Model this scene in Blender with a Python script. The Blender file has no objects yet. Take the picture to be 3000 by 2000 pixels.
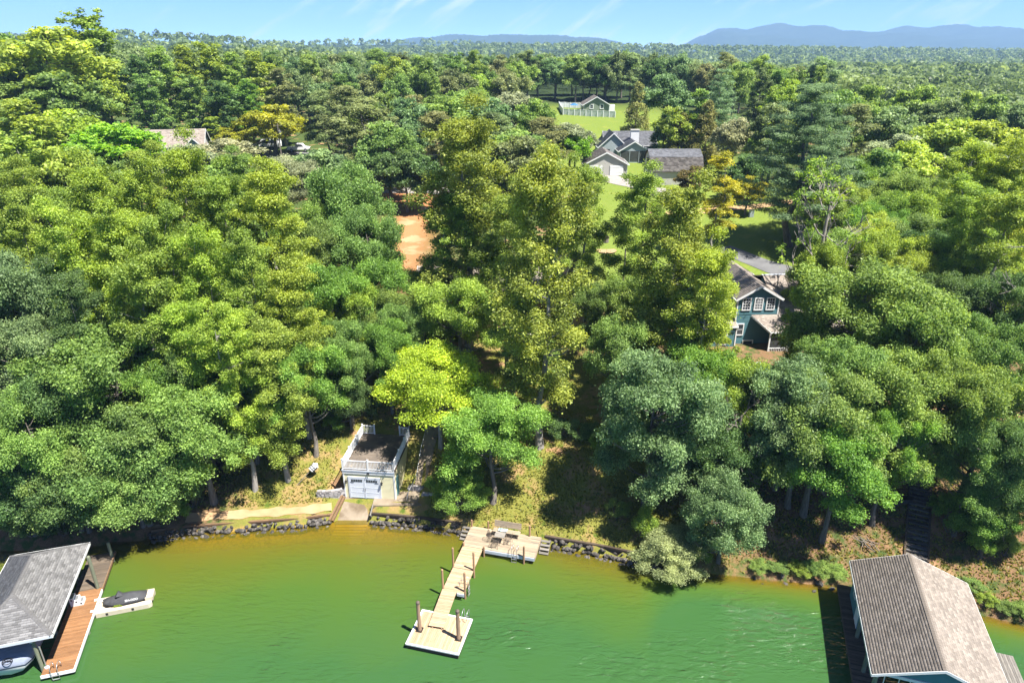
import bpy, bmesh, math, random
import numpy as np
from mathutils import Vector, Matrix

random.seed(7)
RNG = np.random.default_rng(11)
scene = bpy.context.scene
COL = scene.collection
R = math.radians

# ------------------------------------------------------------------ camera
CAM_H = 38.0
F_PX = 2000.0                      # focal length in pixels of the 3000 px wide photograph
PITCH = math.atan(860.0 / F_PX)
cam_d = bpy.data.cameras.new('camera')
cam_d.sensor_width = 36.0
cam_d.lens = 24.0
cam_d.clip_start = 0.5
cam_d.clip_end = 40000.0
cam = bpy.data.objects.new('camera', cam_d)
COL.objects.link(cam)
cam.location = (0, 0, CAM_H)
cam.rotation_euler = (math.pi / 2 - PITCH, 0, 0)
scene.camera = cam

# ------------------------------------------------------------------ sun and sky
SUN_EL = R(63.0)
SUN_AZ = R(-32.0)                  # from +X towards -Y (right of the camera, a little behind it)
SUN_DIR = Vector((math.cos(SUN_EL) * math.cos(SUN_AZ), math.cos(SUN_EL) * math.sin(SUN_AZ), math.sin(SUN_EL)))
sun_d = bpy.data.lights.new('sun', 'SUN')
sun_d.energy = 4.0
sun_d.angle = R(0.55)
sun_d.color = (1.0, 0.955, 0.87)
sun = bpy.data.objects.new('sun', sun_d)
COL.objects.link(sun)
sun.location = (60, -20, 120)
sun.rotation_euler = SUN_DIR.to_track_quat('Z', 'Y').to_euler()

world = bpy.data.worlds.new('World')
scene.world = world
world.use_nodes = True
wn, wl = world.node_tree.nodes, world.node_tree.links
wn.clear()
sky = wn.new('ShaderNodeTexSky')
sky.sky_type = 'NISHITA'
sky.sun_disc = False
sky.sun_elevation = SUN_EL
sky.sun_rotation = math.pi / 2 - SUN_AZ
sky.altitude = 8000
sky.air_density = 1.0
sky.dust_density = 0.0
sky.ozone_density = 5.0
hsv = wn.new('ShaderNodeHueSaturation')
hsv.inputs['Saturation'].default_value = 1.15
hsv.inputs['Hue'].default_value = 0.507
hsv.inputs['Value'].default_value = 0.45
wl.new(sky.outputs['Color'], hsv.inputs['Color'])
# thin streaky cirrus over the whole sky
tc = wn.new('ShaderNodeTexCoord')
mp = wn.new('ShaderNodeMapping')
mp0 = wn.new('ShaderNodeMapping')
mp0.inputs['Rotation'].default_value = (0.0, R(33), 0.0)
wl.new(tc.outputs['Generated'], mp0.inputs['Vector'])
mp.inputs['Scale'].default_value = (3.0, 3.0, 17.0)
wl.new(mp0.outputs['Vector'], mp.inputs['Vector'])
cn = wn.new('ShaderNodeTexNoise')
cn.inputs['Scale'].default_value = 2.1
cn.inputs['Detail'].default_value = 5.0
cn.inputs['Roughness'].default_value = 0.55
cn.inputs['Distortion'].default_value = 0.35
wl.new(mp.outputs['Vector'], cn.inputs['Vector'])
cr = wn.new('ShaderNodeMapRange')
cr.interpolation_type = 'SMOOTHSTEP'
cr.inputs['From Min'].default_value = 0.52
cr.inputs['From Max'].default_value = 0.74
cr.inputs['To Min'].default_value = 0.0
cr.inputs['To Max'].default_value = 0.75
wl.new(cn.outputs['Fac'], cr.inputs['Value'])
cmix = wn.new('ShaderNodeMixRGB')
cmix.inputs['Color2'].default_value = (2.3, 2.38, 2.45, 1)
wl.new(cr.outputs['Result'], cmix.inputs['Fac'])
wl.new(hsv.outputs['Color'], cmix.inputs['Color1'])
bg = wn.new('ShaderNodeBackground')
bg.inputs['Strength'].default_value = 0.15
wl.new(cmix.outputs['Color'], bg.inputs['Color'])
wo = wn.new('ShaderNodeOutputWorld')
wl.new(bg.outputs['Background'], wo.inputs['Surface'])

scene.view_settings.view_transform = 'Standard'
scene.view_settings.look = 'None'
scene.view_settings.gamma = 1.0
scene.view_settings.use_curve_mapping = False
scene.view_settings.exposure = 1.9
scene.render.engine = 'CYCLES'
scene.cycles.max_bounces = 6
scene.cycles.diffuse_bounces = 4
scene.cycles.glossy_bounces = 2
scene.cycles.transmission_bounces = 3
scene.cycles.transparent_max_bounces = 8
scene.cycles.volume_bounces = 0
scene.cycles.use_denoising = True
scene.cycles.caustics_reflective = False
scene.cycles.caustics_refractive = False
scene.cycles.sample_clamp_indirect = 6.0

# ------------------------------------------------------------------ survey: photograph pixel -> place in the world
CP, SP = math.cos(PITCH), math.sin(PITCH)
def ray(x, y):                     # x, y on a 2352 x 1568 copy of the photograph
    X, U = x / 0.784 - 1500.0, -(y / 0.784 - 1000.0)
    return Vector((X, CP * F_PX + SP * U, -SP * F_PX + CP * U)).normalized()
def at_z(x, y, z):
    v = ray(x, y)
    return Vector((0, 0, CAM_H)) + v * ((z - CAM_H) / v.z)
def at_y(x, y, Y):
    v = ray(x, y)
    return Vector((0, 0, CAM_H)) + v * (Y / v.y)
def proj(p):
    X, Y, Z = p[0], p[1], p[2] - CAM_H
    fw, up = CP * Y - SP * Z, SP * Y + CP * Z
    return (0.784 * (1500 + F_PX * X / fw), 0.784 * (1000 - F_PX * up / fw))

# ------------------------------------------------------------------ small helpers
def tag(o, label=None, cat=None, group=None, kind=None):
    if label: o['label'] = label
    if cat: o['category'] = cat
    if group: o['group'] = group
    if kind: o['kind'] = kind
    return o
def thing(name, label, cat, loc=(0, 0, 0), rz=0.0, group=None):
    o = bpy.data.objects.new(name, None)
    COL.objects.link(o)
    o.empty_display_size = 0.3
    o.location = loc
    o.rotation_euler = (0, 0, rz)
    return tag(o, label, cat, group)
def link(name, me, parent=None, loc=None, rot=None, scale=None, mat=None):
    o = bpy.data.objects.new(name, me)
    COL.objects.link(o)
    if parent is not None: o.parent = parent
    if loc is not None: o.location = loc
    if rot is not None: o.rotation_euler = rot
    if scale is not None: o.scale = scale
    if mat is not None and me is not None and len(me.materials) == 0: me.materials.append(mat)
    return o

class MB:
    """collects geometry for ONE mesh"""
    def __init__(s): s.v, s.f = [], []
    def add(s, vs, fs):
        n = len(s.v); s.v += [tuple(p) for p in vs]; s.f += [tuple(i + n for i in f) for f in fs]; return s
    def box(s, x0, x1, y0, y1, z0, z1, M=None):
        vs = [Vector((x, y, z)) for z in (z0, z1) for y in (y0, y1) for x in (x0, x1)]
        if M is not None: vs = [M @ p for p in vs]
        return s.add(vs, [(0, 2, 3, 1), (4, 5, 7, 6), (0, 1, 5, 4), (2, 6, 7, 3), (0, 4, 6, 2), (1, 3, 7, 5)])
    def bar(s, p, q, w, h, up=(0, 0, 1)):
        p, q, up = Vector(p), Vector(q), Vector(up)
        d = (q - p).normalized()
        a = d.cross(up)
        if a.length < 1e-4: a = d.cross(Vector((1, 0, 0)))
        a.normalize(); b = a.cross(d).normalized()
        vs = [c + a * (i * w / 2) + b * (j * h / 2) for c in (p, q) for j in (-1, 1) for i in (-1, 1)]
        return s.add(vs, [(0, 1, 3, 2), (4, 6, 7, 5), (0, 4, 5, 1), (2, 3, 7, 6), (0, 2, 6, 4), (1, 5, 7, 3)])
    def tube(s, pts, rad, n=8, cap=True):
        pts = [Vector(p) for p in pts]
        if not hasattr(rad, '__len__'): rad = [rad] * len(pts)
        ref = Vector((0.31, 0.17, 0.94)); rings = []
        for i, p in enumerate(pts):
            d = (pts[min(i + 1, len(pts) - 1)] - pts[max(i - 1, 0)])
            if d.length < 1e-6: d = Vector((0, 0, 1))
            d.normalize()
            rf = ref if abs(d.dot(ref)) < 0.97 else Vector((1, 0, 0))
            a = d.cross(rf).normalized(); b = d.cross(a)
            rings.append([p + (a * math.cos(2 * math.pi * k / n) + b * math.sin(2 * math.pi * k / n)) * rad[i] for k in range(n)])
        vs = [q for r in rings for q in r]
        fs = [(i * n + k, i * n + (k + 1) % n, (i + 1) * n + (k + 1) % n, (i + 1) * n + k) for i in range(len(pts) - 1) for k in range(n)]
        if cap: fs += [tuple(range(n - 1, -1, -1)), tuple((len(pts) - 1) * n + k for k in range(n))]
        return s.add(vs, fs)
    def prism(s, poly, axis, a, b):
        """extrude a 2-D polygon along axis 'x','y','z' between a and b"""
        def P(u, w, t): return {'x': (t, u, w), 'y': (u, t, w), 'z': (u, w, t)}[axis]
        n = len(poly)
        vs = [P(u, w, a) for u, w in poly] + [P(u, w, b) for u, w in poly]
        fs = [tuple(range(n)), tuple(range(2 * n - 1, n - 1, -1))] + [(i, n + i, n + (i + 1) % n, (i + 1) % n) for i in range(n)]
        return s.add(vs, fs)
    def slab(s, quad, t):
        """a flat polygon of 3-D corners given thickness t below it"""
        q = [Vector(p) for p in quad]; nrm = (q[1] - q[0]).cross(q[-1] - q[0]).normalized()
        if nrm.z < 0: nrm = -nrm
        n = len(q); vs = q + [p - nrm * t for p in q]
        return s.add(vs, [tuple(range(n)), tuple(range(2 * n - 1, n - 1, -1))] + [(i, (i + 1) % n, n + (i + 1) % n, n + i) for i in range(n)])
    def mesh(s, name, mat=None, smooth=False):
        me = bpy.data.meshes.new(name)
        me.from_pydata(s.v, [], s.f); me.update()
        bm = bmesh.new(); bm.from_mesh(me); bmesh.ops.recalc_face_normals(bm, faces=bm.faces); bm.to_mesh(me); bm.free()
        if smooth:
            me.polygons.foreach_set('use_smooth', [True] * len(me.polygons))
        if mat is not None: me.materials.append(mat)
        return me
    def build(s, name, mat, parent=None, smooth=False, loc=None, rot=None):
        return link(name, s.mesh(name, mat, smooth), parent, loc, rot)
def boxpart(name, mat, parent, *a, M=None): return MB().box(*a, M=M).build(name, mat, parent)

# ------------------------------------------------------------------ materials
def new_mat(name):
    m = bpy.data.materials.new(name); m.use_nodes = True
    nt = m.node_tree
    for n in list(nt.nodes):
        if n.type != 'OUTPUT_MATERIAL': nt.nodes.remove(n)
    out = [n for n in nt.nodes if n.type == 'OUTPUT_MATERIAL'][0]
    return m, nt.nodes, nt.links, out
def ramp(nodes, stops):
    r = nodes.new('ShaderNodeValToRGB'); e = r.color_ramp.elements
    while len(e) < len(stops): e.new(0.5)
    for el, (p, c) in zip(e, stops):
        el.position = p; el.color = (c[0], c[1], c[2], 1)
    return r
ALB = 0.74
def surf(name, ca, cb=None, scale=3.0, rough=0.7, detail=6, bump=0.0, bscale=None, rnd=0.0, spec=0.3, stretch=(1, 1, 1), metal=0.0, tint=0.0, stain=None):
    """procedural surface: two colours mixed by noise, optional per-piece variation and wear"""
    m, N, L, out = new_mat(name)
    cb = cb or tuple(c * 0.8 for c in ca)
    ca = tuple(c * ALB for c in ca); cb = tuple(c * ALB for c in cb)
    if stain: stain = (tuple(c * ALB for c in stain[0]),) + tuple(stain[1:])
    p = N.new('ShaderNodeBsdfPrincipled')
    p.inputs['Roughness'].default_value = rough
    p.inputs['Metallic'].default_value = metal
    p.inputs['Specular IOR Level'].default_value = spec
    t = N.new('ShaderNodeTexCoord'); mpn = N.new('ShaderNodeMapping')
    mpn.inputs['Scale'].default_value = stretch
    L.new(t.outputs['Object'], mpn.inputs['Vector'])
    vec = mpn.outputs['Vector']
    oi = None
    if rnd or tint:
        oi = N.new('ShaderNodeObjectInfo')
    if rnd:
        va = N.new('ShaderNodeVectorMath'); va.operation = 'MULTIPLY_ADD'
        va.inputs[1].default_value = (1, 1, 1)
        L.new(vec, va.inputs[0])
        cmb = N.new('ShaderNodeCombineXYZ')
        mm = N.new('ShaderNodeMath'); mm.operation = 'MULTIPLY'; mm.inputs[1].default_value = 57.0
        L.new(oi.outputs['Random'], mm.inputs[0])
        for k in range(3): L.new(mm.outputs[0], cmb.inputs[k])
        L.new(cmb.outputs[0], va.inputs[2]); vec = va.outputs[0]
    no = N.new('ShaderNodeTexNoise')
    no.inputs['Scale'].default_value = scale; no.inputs['Detail'].default_value = detail; no.inputs['Roughness'].default_value = 0.6
    L.new(vec, no.inputs['Vector'])
    r = ramp(N, [(0.32, ca), (0.68, cb)])
    L.new(no.outputs['Fac'], r.inputs['Fac'])
    colr = r.outputs['Color']
    if stain:
        n2 = N.new('ShaderNodeTexNoise'); n2.inputs['Scale'].default_value = stain[1]; n2.inputs['Detail'].default_value = 4
        L.new(vec, n2.inputs['Vector'])
        mr = N.new('ShaderNodeMapRange'); mr.inputs['From Min'].default_value = stain[2]; mr.inputs['From Max'].default_value = stain[2] + 0.15
        L.new(n2.outputs['Fac'], mr.inputs['Value'])
        mx = N.new('ShaderNodeMixRGB'); mx.inputs['Color2'].default_value = (*stain[0], 1)
        L.new(mr.outputs['Result'], mx.inputs['Fac']); L.new(colr, mx.inputs['Color1']); colr = mx.outputs['Color']
    if rnd:
        h = N.new('ShaderNodeHueSaturation')
        mr = N.new('ShaderNodeMapRange'); mr.inputs['To Min'].default_value = 1 - rnd; mr.inputs['To Max'].default_value = 1 + rnd
        L.new(oi.outputs['Random'], mr.inputs['Value']); L.new(mr.outputs['Result'], h.inputs['Value'])
        L.new(colr, h.inputs['Color']); colr = h.outputs['Color']
    if tint:
        at = N.new('ShaderNodeAttribute'); at.attribute_name = 'tint'
        h = N.new('ShaderNodeHueSaturation')
        mr = N.new('ShaderNodeMapRange'); mr.inputs['To Min'].default_value = 1 - tint; mr.inputs['To Max'].default_value = 1 + tint
        L.new(at.outputs['Fac'], mr.inputs['Value']); L.new(mr.outputs['Result'], h.inputs['Value'])
        L.new(colr, h.inputs['Color']); colr = h.outputs['Color']
    L.new(colr, p.inputs['Base Color'])
    if bump:
        b = N.new('ShaderNodeBump'); b.inputs['Strength'].default_value = bump; b.inputs['Distance'].default_value = 0.03
        n3 = N.new('ShaderNodeTexNoise'); n3.inputs['Scale'].default_value = bscale or scale * 4; n3.inputs['Detail'].default_value = 5
        L.new(vec, n3.inputs['Vector']); L.new(n3.outputs['Fac'], b.inputs['Height']); L.new(b.outputs['Normal'], p.inputs['Normal'])
    L.new(p.outputs['BSDF'], out.inputs['Surface'])
    return m

M = {}
def setup_mats():
    g = (0.012, 0.18, 0.5)
    M['deck_new'] = surf('new_pine_planks', (0.60, 0.45, 0.29), (0.45, 0.325, 0.195), 2.2, 0.75, rnd=0.22, stretch=(1, 6, 6), bump=0.15)
    M['deck_old'] = surf('weathered_planks', (0.50, 0.39, 0.27), (0.36, 0.29, 0.21), 1.6, 0.85, rnd=0.2, stretch=(1, 6, 6), bump=0.15, stain=((0.26, 0.225, 0.18), 0.9, 0.56))
    M['deck_red'] = surf('stained_deck_planks', (0.36, 0.19, 0.09), (0.24, 0.115, 0.05), 1.8, 0.6, rnd=0.2, stretch=(1, 7, 7), bump=0.1)
    M['deck_dark'] = surf('weathered_shaded_planks', (0.17, 0.13, 0.095), (0.10, 0.08, 0.06), 2.0, 0.85, rnd=0.3, stretch=(1, 6, 6), bump=0.2)
    M['deck_grey'] = surf('grey_weathered_planks', (0.27, 0.25, 0.22), (0.17, 0.155, 0.14), 2.0, 0.85, rnd=0.3, stretch=(1, 6, 6), bump=0.2)
    M['post'] = surf('timber_post', (0.46, 0.29, 0.17), (0.33, 0.20, 0.115), 3.0, 0.8, rnd=0.12, stretch=(4, 4, 0.6), bump=0.2)
    M['pile'] = surf('timber_piling', (0.42, 0.29, 0.19), (0.29, 0.195, 0.13), 3.0, 0.85, rnd=0.1, stretch=(4, 4, 0.5), bump=0.3)
    M['pile_green'] = surf('treated_piling', (0.27, 0.29, 0.20), (0.17, 0.19, 0.13), 3.0, 0.85, rnd=0.1, stretch=(4, 4, 0.5), bump=0.3)
    M['tie'] = surf('railroad_tie', (0.055, 0.042, 0.032), (0.11, 0.08, 0.055), 2.5, 0.9, rnd=0.25, stretch=(1, 5, 5), bump=0.3)
    M['tie_brown'] = surf('brown_timber', (0.28, 0.17, 0.09), (0.16, 0.10, 0.06), 2.5, 0.9, rnd=0.2, stretch=(1, 5, 5), bump=0.3)
    M['white'] = surf('white_paint', (1.02, 1.02, 1.02), (0.92, 0.93, 0.94), 1.5, 0.5)
    M['vinyl'] = surf('white_vinyl', (1.02, 1.03, 1.04), (0.95, 0.96, 0.98), 1.0, 0.4)
    M['white_grey'] = surf('greyed_white_paint', (0.78, 0.82, 0.90), (0.66, 0.70, 0.78), 1.5, 0.55)
    M['yellow'] = surf('cream_siding', (0.98, 0.91, 0.60), (0.90, 0.83, 0.53), 0.8, 0.6)
    M['door_white'] = surf('garage_door_paint', (0.92, 0.97, 1.04), (0.84, 0.89, 0.98), 0.8, 0.45)
    M['black'] = surf('black_metal', (0.02, 0.02, 0.022), (0.035, 0.03, 0.03), 4, 0.45)
    M['metal'] = surf('brushed_aluminium', (0.62, 0.63, 0.65), (0.5, 0.5, 0.52), 4, 0.35, metal=0.7)
    M['metal_dark'] = surf('brown_wrought_iron', (0.17, 0.135, 0.105), (0.11, 0.085, 0.07), 6, 0.6)
    M['membrane'] = surf('worn_roof_membrane', (0.115, 0.095, 0.08), (0.21, 0.17, 0.135), 1.1, 0.95, detail=8, bump=0.3, stain=((0.40, 0.31, 0.22), 2.4, 0.60))
    M['concrete'] = surf('stained_shaded_concrete', (0.36, 0.295, 0.22), (0.24, 0.19, 0.135), 0.9, 0.9, detail=8, bump=0.2, stain=((0.17, 0.125, 0.08), 0.7, 0.52))  # blotches stand for wet stains and dappled shade painted into the colour
    M['asphalt'] = surf('old_asphalt', (0.20, 0.20, 0.205), (0.145, 0.145, 0.15), 0.5, 0.9, detail=8)
    M['gravel'] = surf('pale_gravel', (0.42, 0.39, 0.36), (0.30, 0.27, 0.25), 1.2, 0.95, detail=10, bump=0.3)
    M['clay'] = surf('red_clay', (0.46, 0.215, 0.095), (0.34, 0.145, 0.06), 0.6, 0.95, detail=9, bump=0.3)
    M['sand'] = surf('tan_sand', (0.52, 0.36, 0.20), (0.42, 0.25, 0.125), 0.9, 0.95, detail=9, bump=0.25)
    M['rock'] = surf('grey_riprap', (0.15, 0.135, 0.12), (0.055, 0.05, 0.045), 2.0, 0.9, rnd=0.55, bump=0.5, bscale=9)
    M['block'] = surf('pale_wall_stone', (0.50, 0.47, 0.46), (0.34, 0.32, 0.31), 2.2, 0.9, rnd=0.3, bump=0.4)
    M['sh_grey'] = surf('grey_shingles', (0.24, 0.235, 0.235), (0.185, 0.18, 0.18), 2.0, 0.9, tint=0.32, bump=0.2, bscale=40)
    M['sh_tan'] = surf('tan_shingles', (0.32, 0.275, 0.235), (0.265, 0.225, 0.19), 0.8, 0.9, tint=0.24, bump=0.2, bscale=40)
    M['sh_taupe'] = surf('taupe_shingles', (0.42, 0.36, 0.31), (0.34, 0.285, 0.245), 1.2, 0.9, tint=0.25, bump=0.2, bscale=40)
    M['sh_blue'] = surf('slate_grey_shingles', (0.175, 0.18, 0.20), (0.13, 0.135, 0.15), 0.9, 0.9, tint=0.25, bump=0.2, bscale=30)
    M['sh_warm'] = surf('weathered_barn_shingles', (0.25, 0.225, 0.215), (0.165, 0.145, 0.14), 1.4, 0.9, tint=0.4, bump=0.2, bscale=30)
    M['underlay'] = surf('roof_underlay', (0.07, 0.065, 0.06), (0.05, 0.045, 0.04), 3, 0.95)
    M['teal'] = surf('teal_siding', (0.12, 0.26, 0.30), (0.10, 0.23, 0.27), 0.8, 0.6)
    M['teal_light'] = surf('light_teal_siding', (0.10, 0.29, 0.33), (0.085, 0.25, 0.295), 0.8, 0.6)
    M['sage'] = surf('sage_siding', (0.28, 0.33, 0.25), (0.24, 0.29, 0.215), 0.6, 0.7)
    M['greyblue'] = surf('pale_grey_siding', (0.46, 0.52, 0.54), (0.40, 0.46, 0.48), 0.6, 0.7)
    M['offwhite'] = surf('off_white_siding', (0.60, 0.58, 0.53), (0.53, 0.51, 0.47), 0.6, 0.7)
    M['brick'] = surf('brown_brick', (0.36, 0.20, 0.14), (0.26, 0.14, 0.10), 4, 0.9)
    M['tanbrick'] = surf('buff_stone', (0.56, 0.46, 0.29), (0.42, 0.33, 0.20), 3, 0.9, rnd=0.25)
    M['screen'] = surf('dark_porch_screen', (0.05, 0.055, 0.055), (0.085, 0.09, 0.085), 1.5, 0.5)
    m, N, L, out = new_mat('window_glass')
    p = N.new('ShaderNodeBsdfPrincipled'); p.inputs['Base Color'].default_value = (0.05, 0.06, 0.07, 1)
    p.inputs['Roughness'].default_value = 0.06; p.inputs['Specular IOR Level'].default_value = 0.9
    no = N.new('ShaderNodeTexNoise'); no.inputs['Scale'].default_value = 0.7
    b = N.new('ShaderNodeBump'); b.inputs['Strength'].default_value = 0.05; L.new(no.outputs['Fac'], b.inputs['Height']); L.new(b.outputs['Normal'], p.inputs['Normal'])
    L.new(p.outputs['BSDF'], out.inputs['Surface']); M['glass'] = m
    M['curtain'] = surf('pale_curtain', (0.30, 0.31, 0.32), (0.22, 0.23, 0.25), 5, 0.8)
    M['cover_blue'] = surf('blue_grey_boat_cover', (0.30, 0.34, 0.44), (0.235, 0.265, 0.35), 2.4, 0.8, stretch=(1, 3, 1), bump=0.4, bscale=5)
    M['cover_dark'] = surf('charcoal_cover', (0.075, 0.077, 0.082), (0.05, 0.05, 0.055), 3, 0.75, bump=0.4, bscale=8)
    M['float_tan'] = surf('cream_plastic', (0.72, 0.64, 0.50), (0.62, 0.54, 0.41), 2, 0.5)
    M['lime'] = surf('lime_trim', (0.42, 0.60, 0.02), (0.38, 0.52, 0.02), 4, 0.5)
    M['towel'] = surf('aqua_towel', (0.45, 0.74, 0.76), (0.68, 0.82, 0.82), 6, 0.9)
    M['terracotta'] = surf('terracotta', (0.42, 0.09, 0.05), (0.34, 0.07, 0.04), 6, 0.8)
    M['bark'] = surf('grey_brown_bark', (0.30, 0.265, 0.23), (0.13, 0.11, 0.09), 3.0, 0.95, stretch=(3, 3, 0.5), bump=0.6, bscale=8)
    M['bark_pale'] = surf('pale_grey_bark', (0.46, 0.43, 0.39), (0.26, 0.235, 0.21), 2.0, 0.95, stretch=(3, 3, 0.6), bump=0.5, bscale=8)
    M['deadwood'] = surf('bleached_dead_wood', (0.40, 0.36, 0.32), (0.25, 0.22, 0.19), 2.0, 0.95, stretch=(3, 3, 0.6), bump=0.4)
    M['pole'] = surf('utility_pole_wood', (0.25, 0.22, 0.19), (0.17, 0.145, 0.12), 2, 0.95, stretch=(3, 3, 0.4))
    M['wire'] = surf('cable', (0.10, 0.10, 0.105), (0.07, 0.07, 0.075), 2, 0.6)
    M['blue'] = surf('blue_fabric', (0.05, 0.20, 0.48), (0.04, 0.16, 0.40), 3, 0.7)
    M['red'] = surf('red_paint', (0.45, 0.02, 0.02), (0.38, 0.02, 0.02), 3, 0.6)
setup_mats()
# ================================================================== ground, lake, far hills
SHORE = np.array([[-9000, 44], [-60, 43.5], [-36, 45.3], [-28, 47], [-18, 48.1], [-15.5, 48.7], [-12.4, 48.6], [-8, 48.1], [-4, 47.2], [2.7, 45.6], [8, 44.2], [10, 43.5],
                  [14, 42.3], [18.8, 41.6], [22.7, 41.0], [25.6, 40.8], [30, 39.4], [35, 37.5], [40, 35.5], [60, 28], [120, 20], [9000, 20]], float)
PROF = np.array([[0, 0.62], [2, 1.1], [5, 2.3], [8, 3.75], [12, 5.0], [20, 6.4], [27, 7.2], [45, 8.5], [75, 11], [100, 13], [175, 18], [250, 21], [330, 22], [420, 18], [560, 6], [800, 0], [14000, 0]], float)
def sstep(a, b, x):
    t = np.clip((x - a) / (b - a), 0, 1); return t * t * (3 - 2 * t)
def shore_y(X): return np.interp(X, SHORE[:, 0], SHORE[:, 1])
def bumps(X, Y):
    return (np.sin(X * .31 + 1.3) * np.cos(Y * .27 + .4) * .10 + np.sin(X * .83 - Y * .41) * .05 + np.sin(X * .12 + Y * .17) * .14)
HILLS = [  # x, y, half width x, half width y, height
    (-620, 1250, 360, 260, 46), (-1500, 1700, 600, 400, 50), (60, 1750, 520, 260, 26), (-350, 2600, 700, 400, 40), (700, 2000, 700, 300, 18),
    (420, 720, 330, 110, 4), (1700, 2400, 1300, 500, 18), (-2200, 2300, 1400, 500, 60)]
def terrain(X, Y):
    X = np.asarray(X, float); Y = np.asarray(Y, float)
    d = Y - shore_y(X)
    land = np.interp(d, PROF[:, 0], PROF[:, 1])
    near = sstep(4, 14, d) * (1 - sstep(400, 700, d))
    land = land + bumps(X, Y) * near
    # natural low bank right of the last stone wall, the ground slides gently into the lake there
    bank = sstep(11, 15, X)
    land = np.where(d < 2.2, land * (1 - bank) + bank * (0.0 + 0.53 * np.clip(d, 0, 2.2)), land)
    # left wood and upper left stand a little higher, the right side falls away
    land = land + 5.0 * sstep(-40, -140, X) * sstep(90, 190, Y) * (1 - sstep(330, 520, Y))
    land = land - 9.0 * sstep(50, 190, X) * sstep(60, 190, Y) * (1 - sstep(420, 560, Y))
    for hx, hy, wx, wy, hh in HILLS:
        land = land + hh * np.exp(-((X - hx) / wx) ** 2 - ((Y - hy) / wy) ** 2) * sstep(450, 620, Y)
    # concrete launching ramp cut
    rc = sstep(-15.9, -15.3, X) * (1 - sstep(-12.7, -12.3, X))
    ramp_z = np.clip(-0.25 + 0.55 * (d + 0.1), -0.6, 0.95)
    land = np.where((d < 2.3) & (d > -0.2), land * (1 - rc) + np.minimum(land, ramp_z - 0.03) * rc, land)
    # level pad the boathouse and its side apron stand on
    pad = sstep(-16.2, -15.2, X) * (1 - sstep(-8.4, -7.6, X)) * sstep(1.6, 2.1, d) * (1 - sstep(4.0, 7.5, d))
    land = land * (1 - pad) + np.minimum(land, 0.93) * pad
    shallow = 0.15 + 0.15 * sstep(-9, 0, X) + 0.2 * (1 - sstep(-34, -27, X)) + 0.7 * sstep(9, 14, X)  # steeper at right, so deep-water colour stands in for tree shade and reflections
    bed = np.maximum(-0.22 * (1 - bank) + shallow * d * (1 + 0.04 * np.abs(d)), -6.0)
    return np.where(d < 0, bed, land)
def gz(x, y): return float(terrain(x, y))
def ground(x, y, off=0.0):
    """where the line of sight through photo pixel (x, y) meets a level `off` above the ground"""
    v = ray(x, y); t = 34.0; step = 1.0; o = Vector((0, 0, CAM_H)); prev = t
    while t < 3000:
        p = o + v * t
        if p.z <= max(gz(p.x, p.y), 0.0) + off:
            lo, hi = prev, t
            for _ in range(14):
                m = (lo + hi) / 2; p = o + v * m
                if p.z <= max(gz(p.x, p.y), 0.0) + off: hi = m
                else: lo = m
            return o + v * hi
        prev = t; t += step; step *= 1.01
    return o + v * t

def graded(lo, hi, fine, step, g=1.13):
    a, b = fine; mid = list(np.arange(a, b + 1e-6, step)); up = [b]; s = step
    while up[-1] < hi: s = min(s * g, 260); up.append(up[-1] + s)
    dn = [a]; s = step
    while dn[-1] > lo: s = min(s * g, 260); dn.append(dn[-1] - s)
    return np.array(dn[:0:-1] + mid + up[1:])
def grid_mesh(name, xs, ys, zf, keep=None, attr=None):
    X, Y = np.meshgrid(xs, ys); Z = zf(X, Y); nx, ny = len(xs), len(ys)
    co = np.stack([X, Y, Z], -1).reshape(-1, 3)
    i = np.arange((nx - 1) * (ny - 1)); a = (i // (nx - 1)) * nx + i % (nx - 1)
    q = np.stack([a, a + 1, a + nx + 1, a + nx], 1)
    if keep is not None:
        k = keep(X, Y).reshape(-1); q = q[k[q].any(1)]
        used = np.unique(q); remap = -np.ones(len(co), int); remap[used] = np.arange(len(used)); co = co[used]; q = remap[q]
    me = quads_mesh(name, co, q)
    me.polygons.foreach_set('use_smooth', np.ones(len(q), bool))
    if attr:
        for nm, fn in attr.items():
            al = me.attributes.new(nm, 'FLOAT', 'POINT'); al.data.foreach_set('value', fn(co[:, 0], co[:, 1]).astype(np.float32))
    return me
def quads_mesh(name, co, q):
    me = bpy.data.meshes.new(name)
    me.vertices.add(len(co)); me.vertices.foreach_set('co', np.asarray(co, np.float32).reshape(-1))
    me.loops.add(q.size); me.loops.foreach_set('vertex_index', q.astype(np.int32).reshape(-1))
    me.polygons.add(len(q)); me.polygons.foreach_set('loop_start', (np.arange(len(q)) * 4).astype(np.int32))
    me.update(calc_edges=True); me.validate()
    return me

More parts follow.
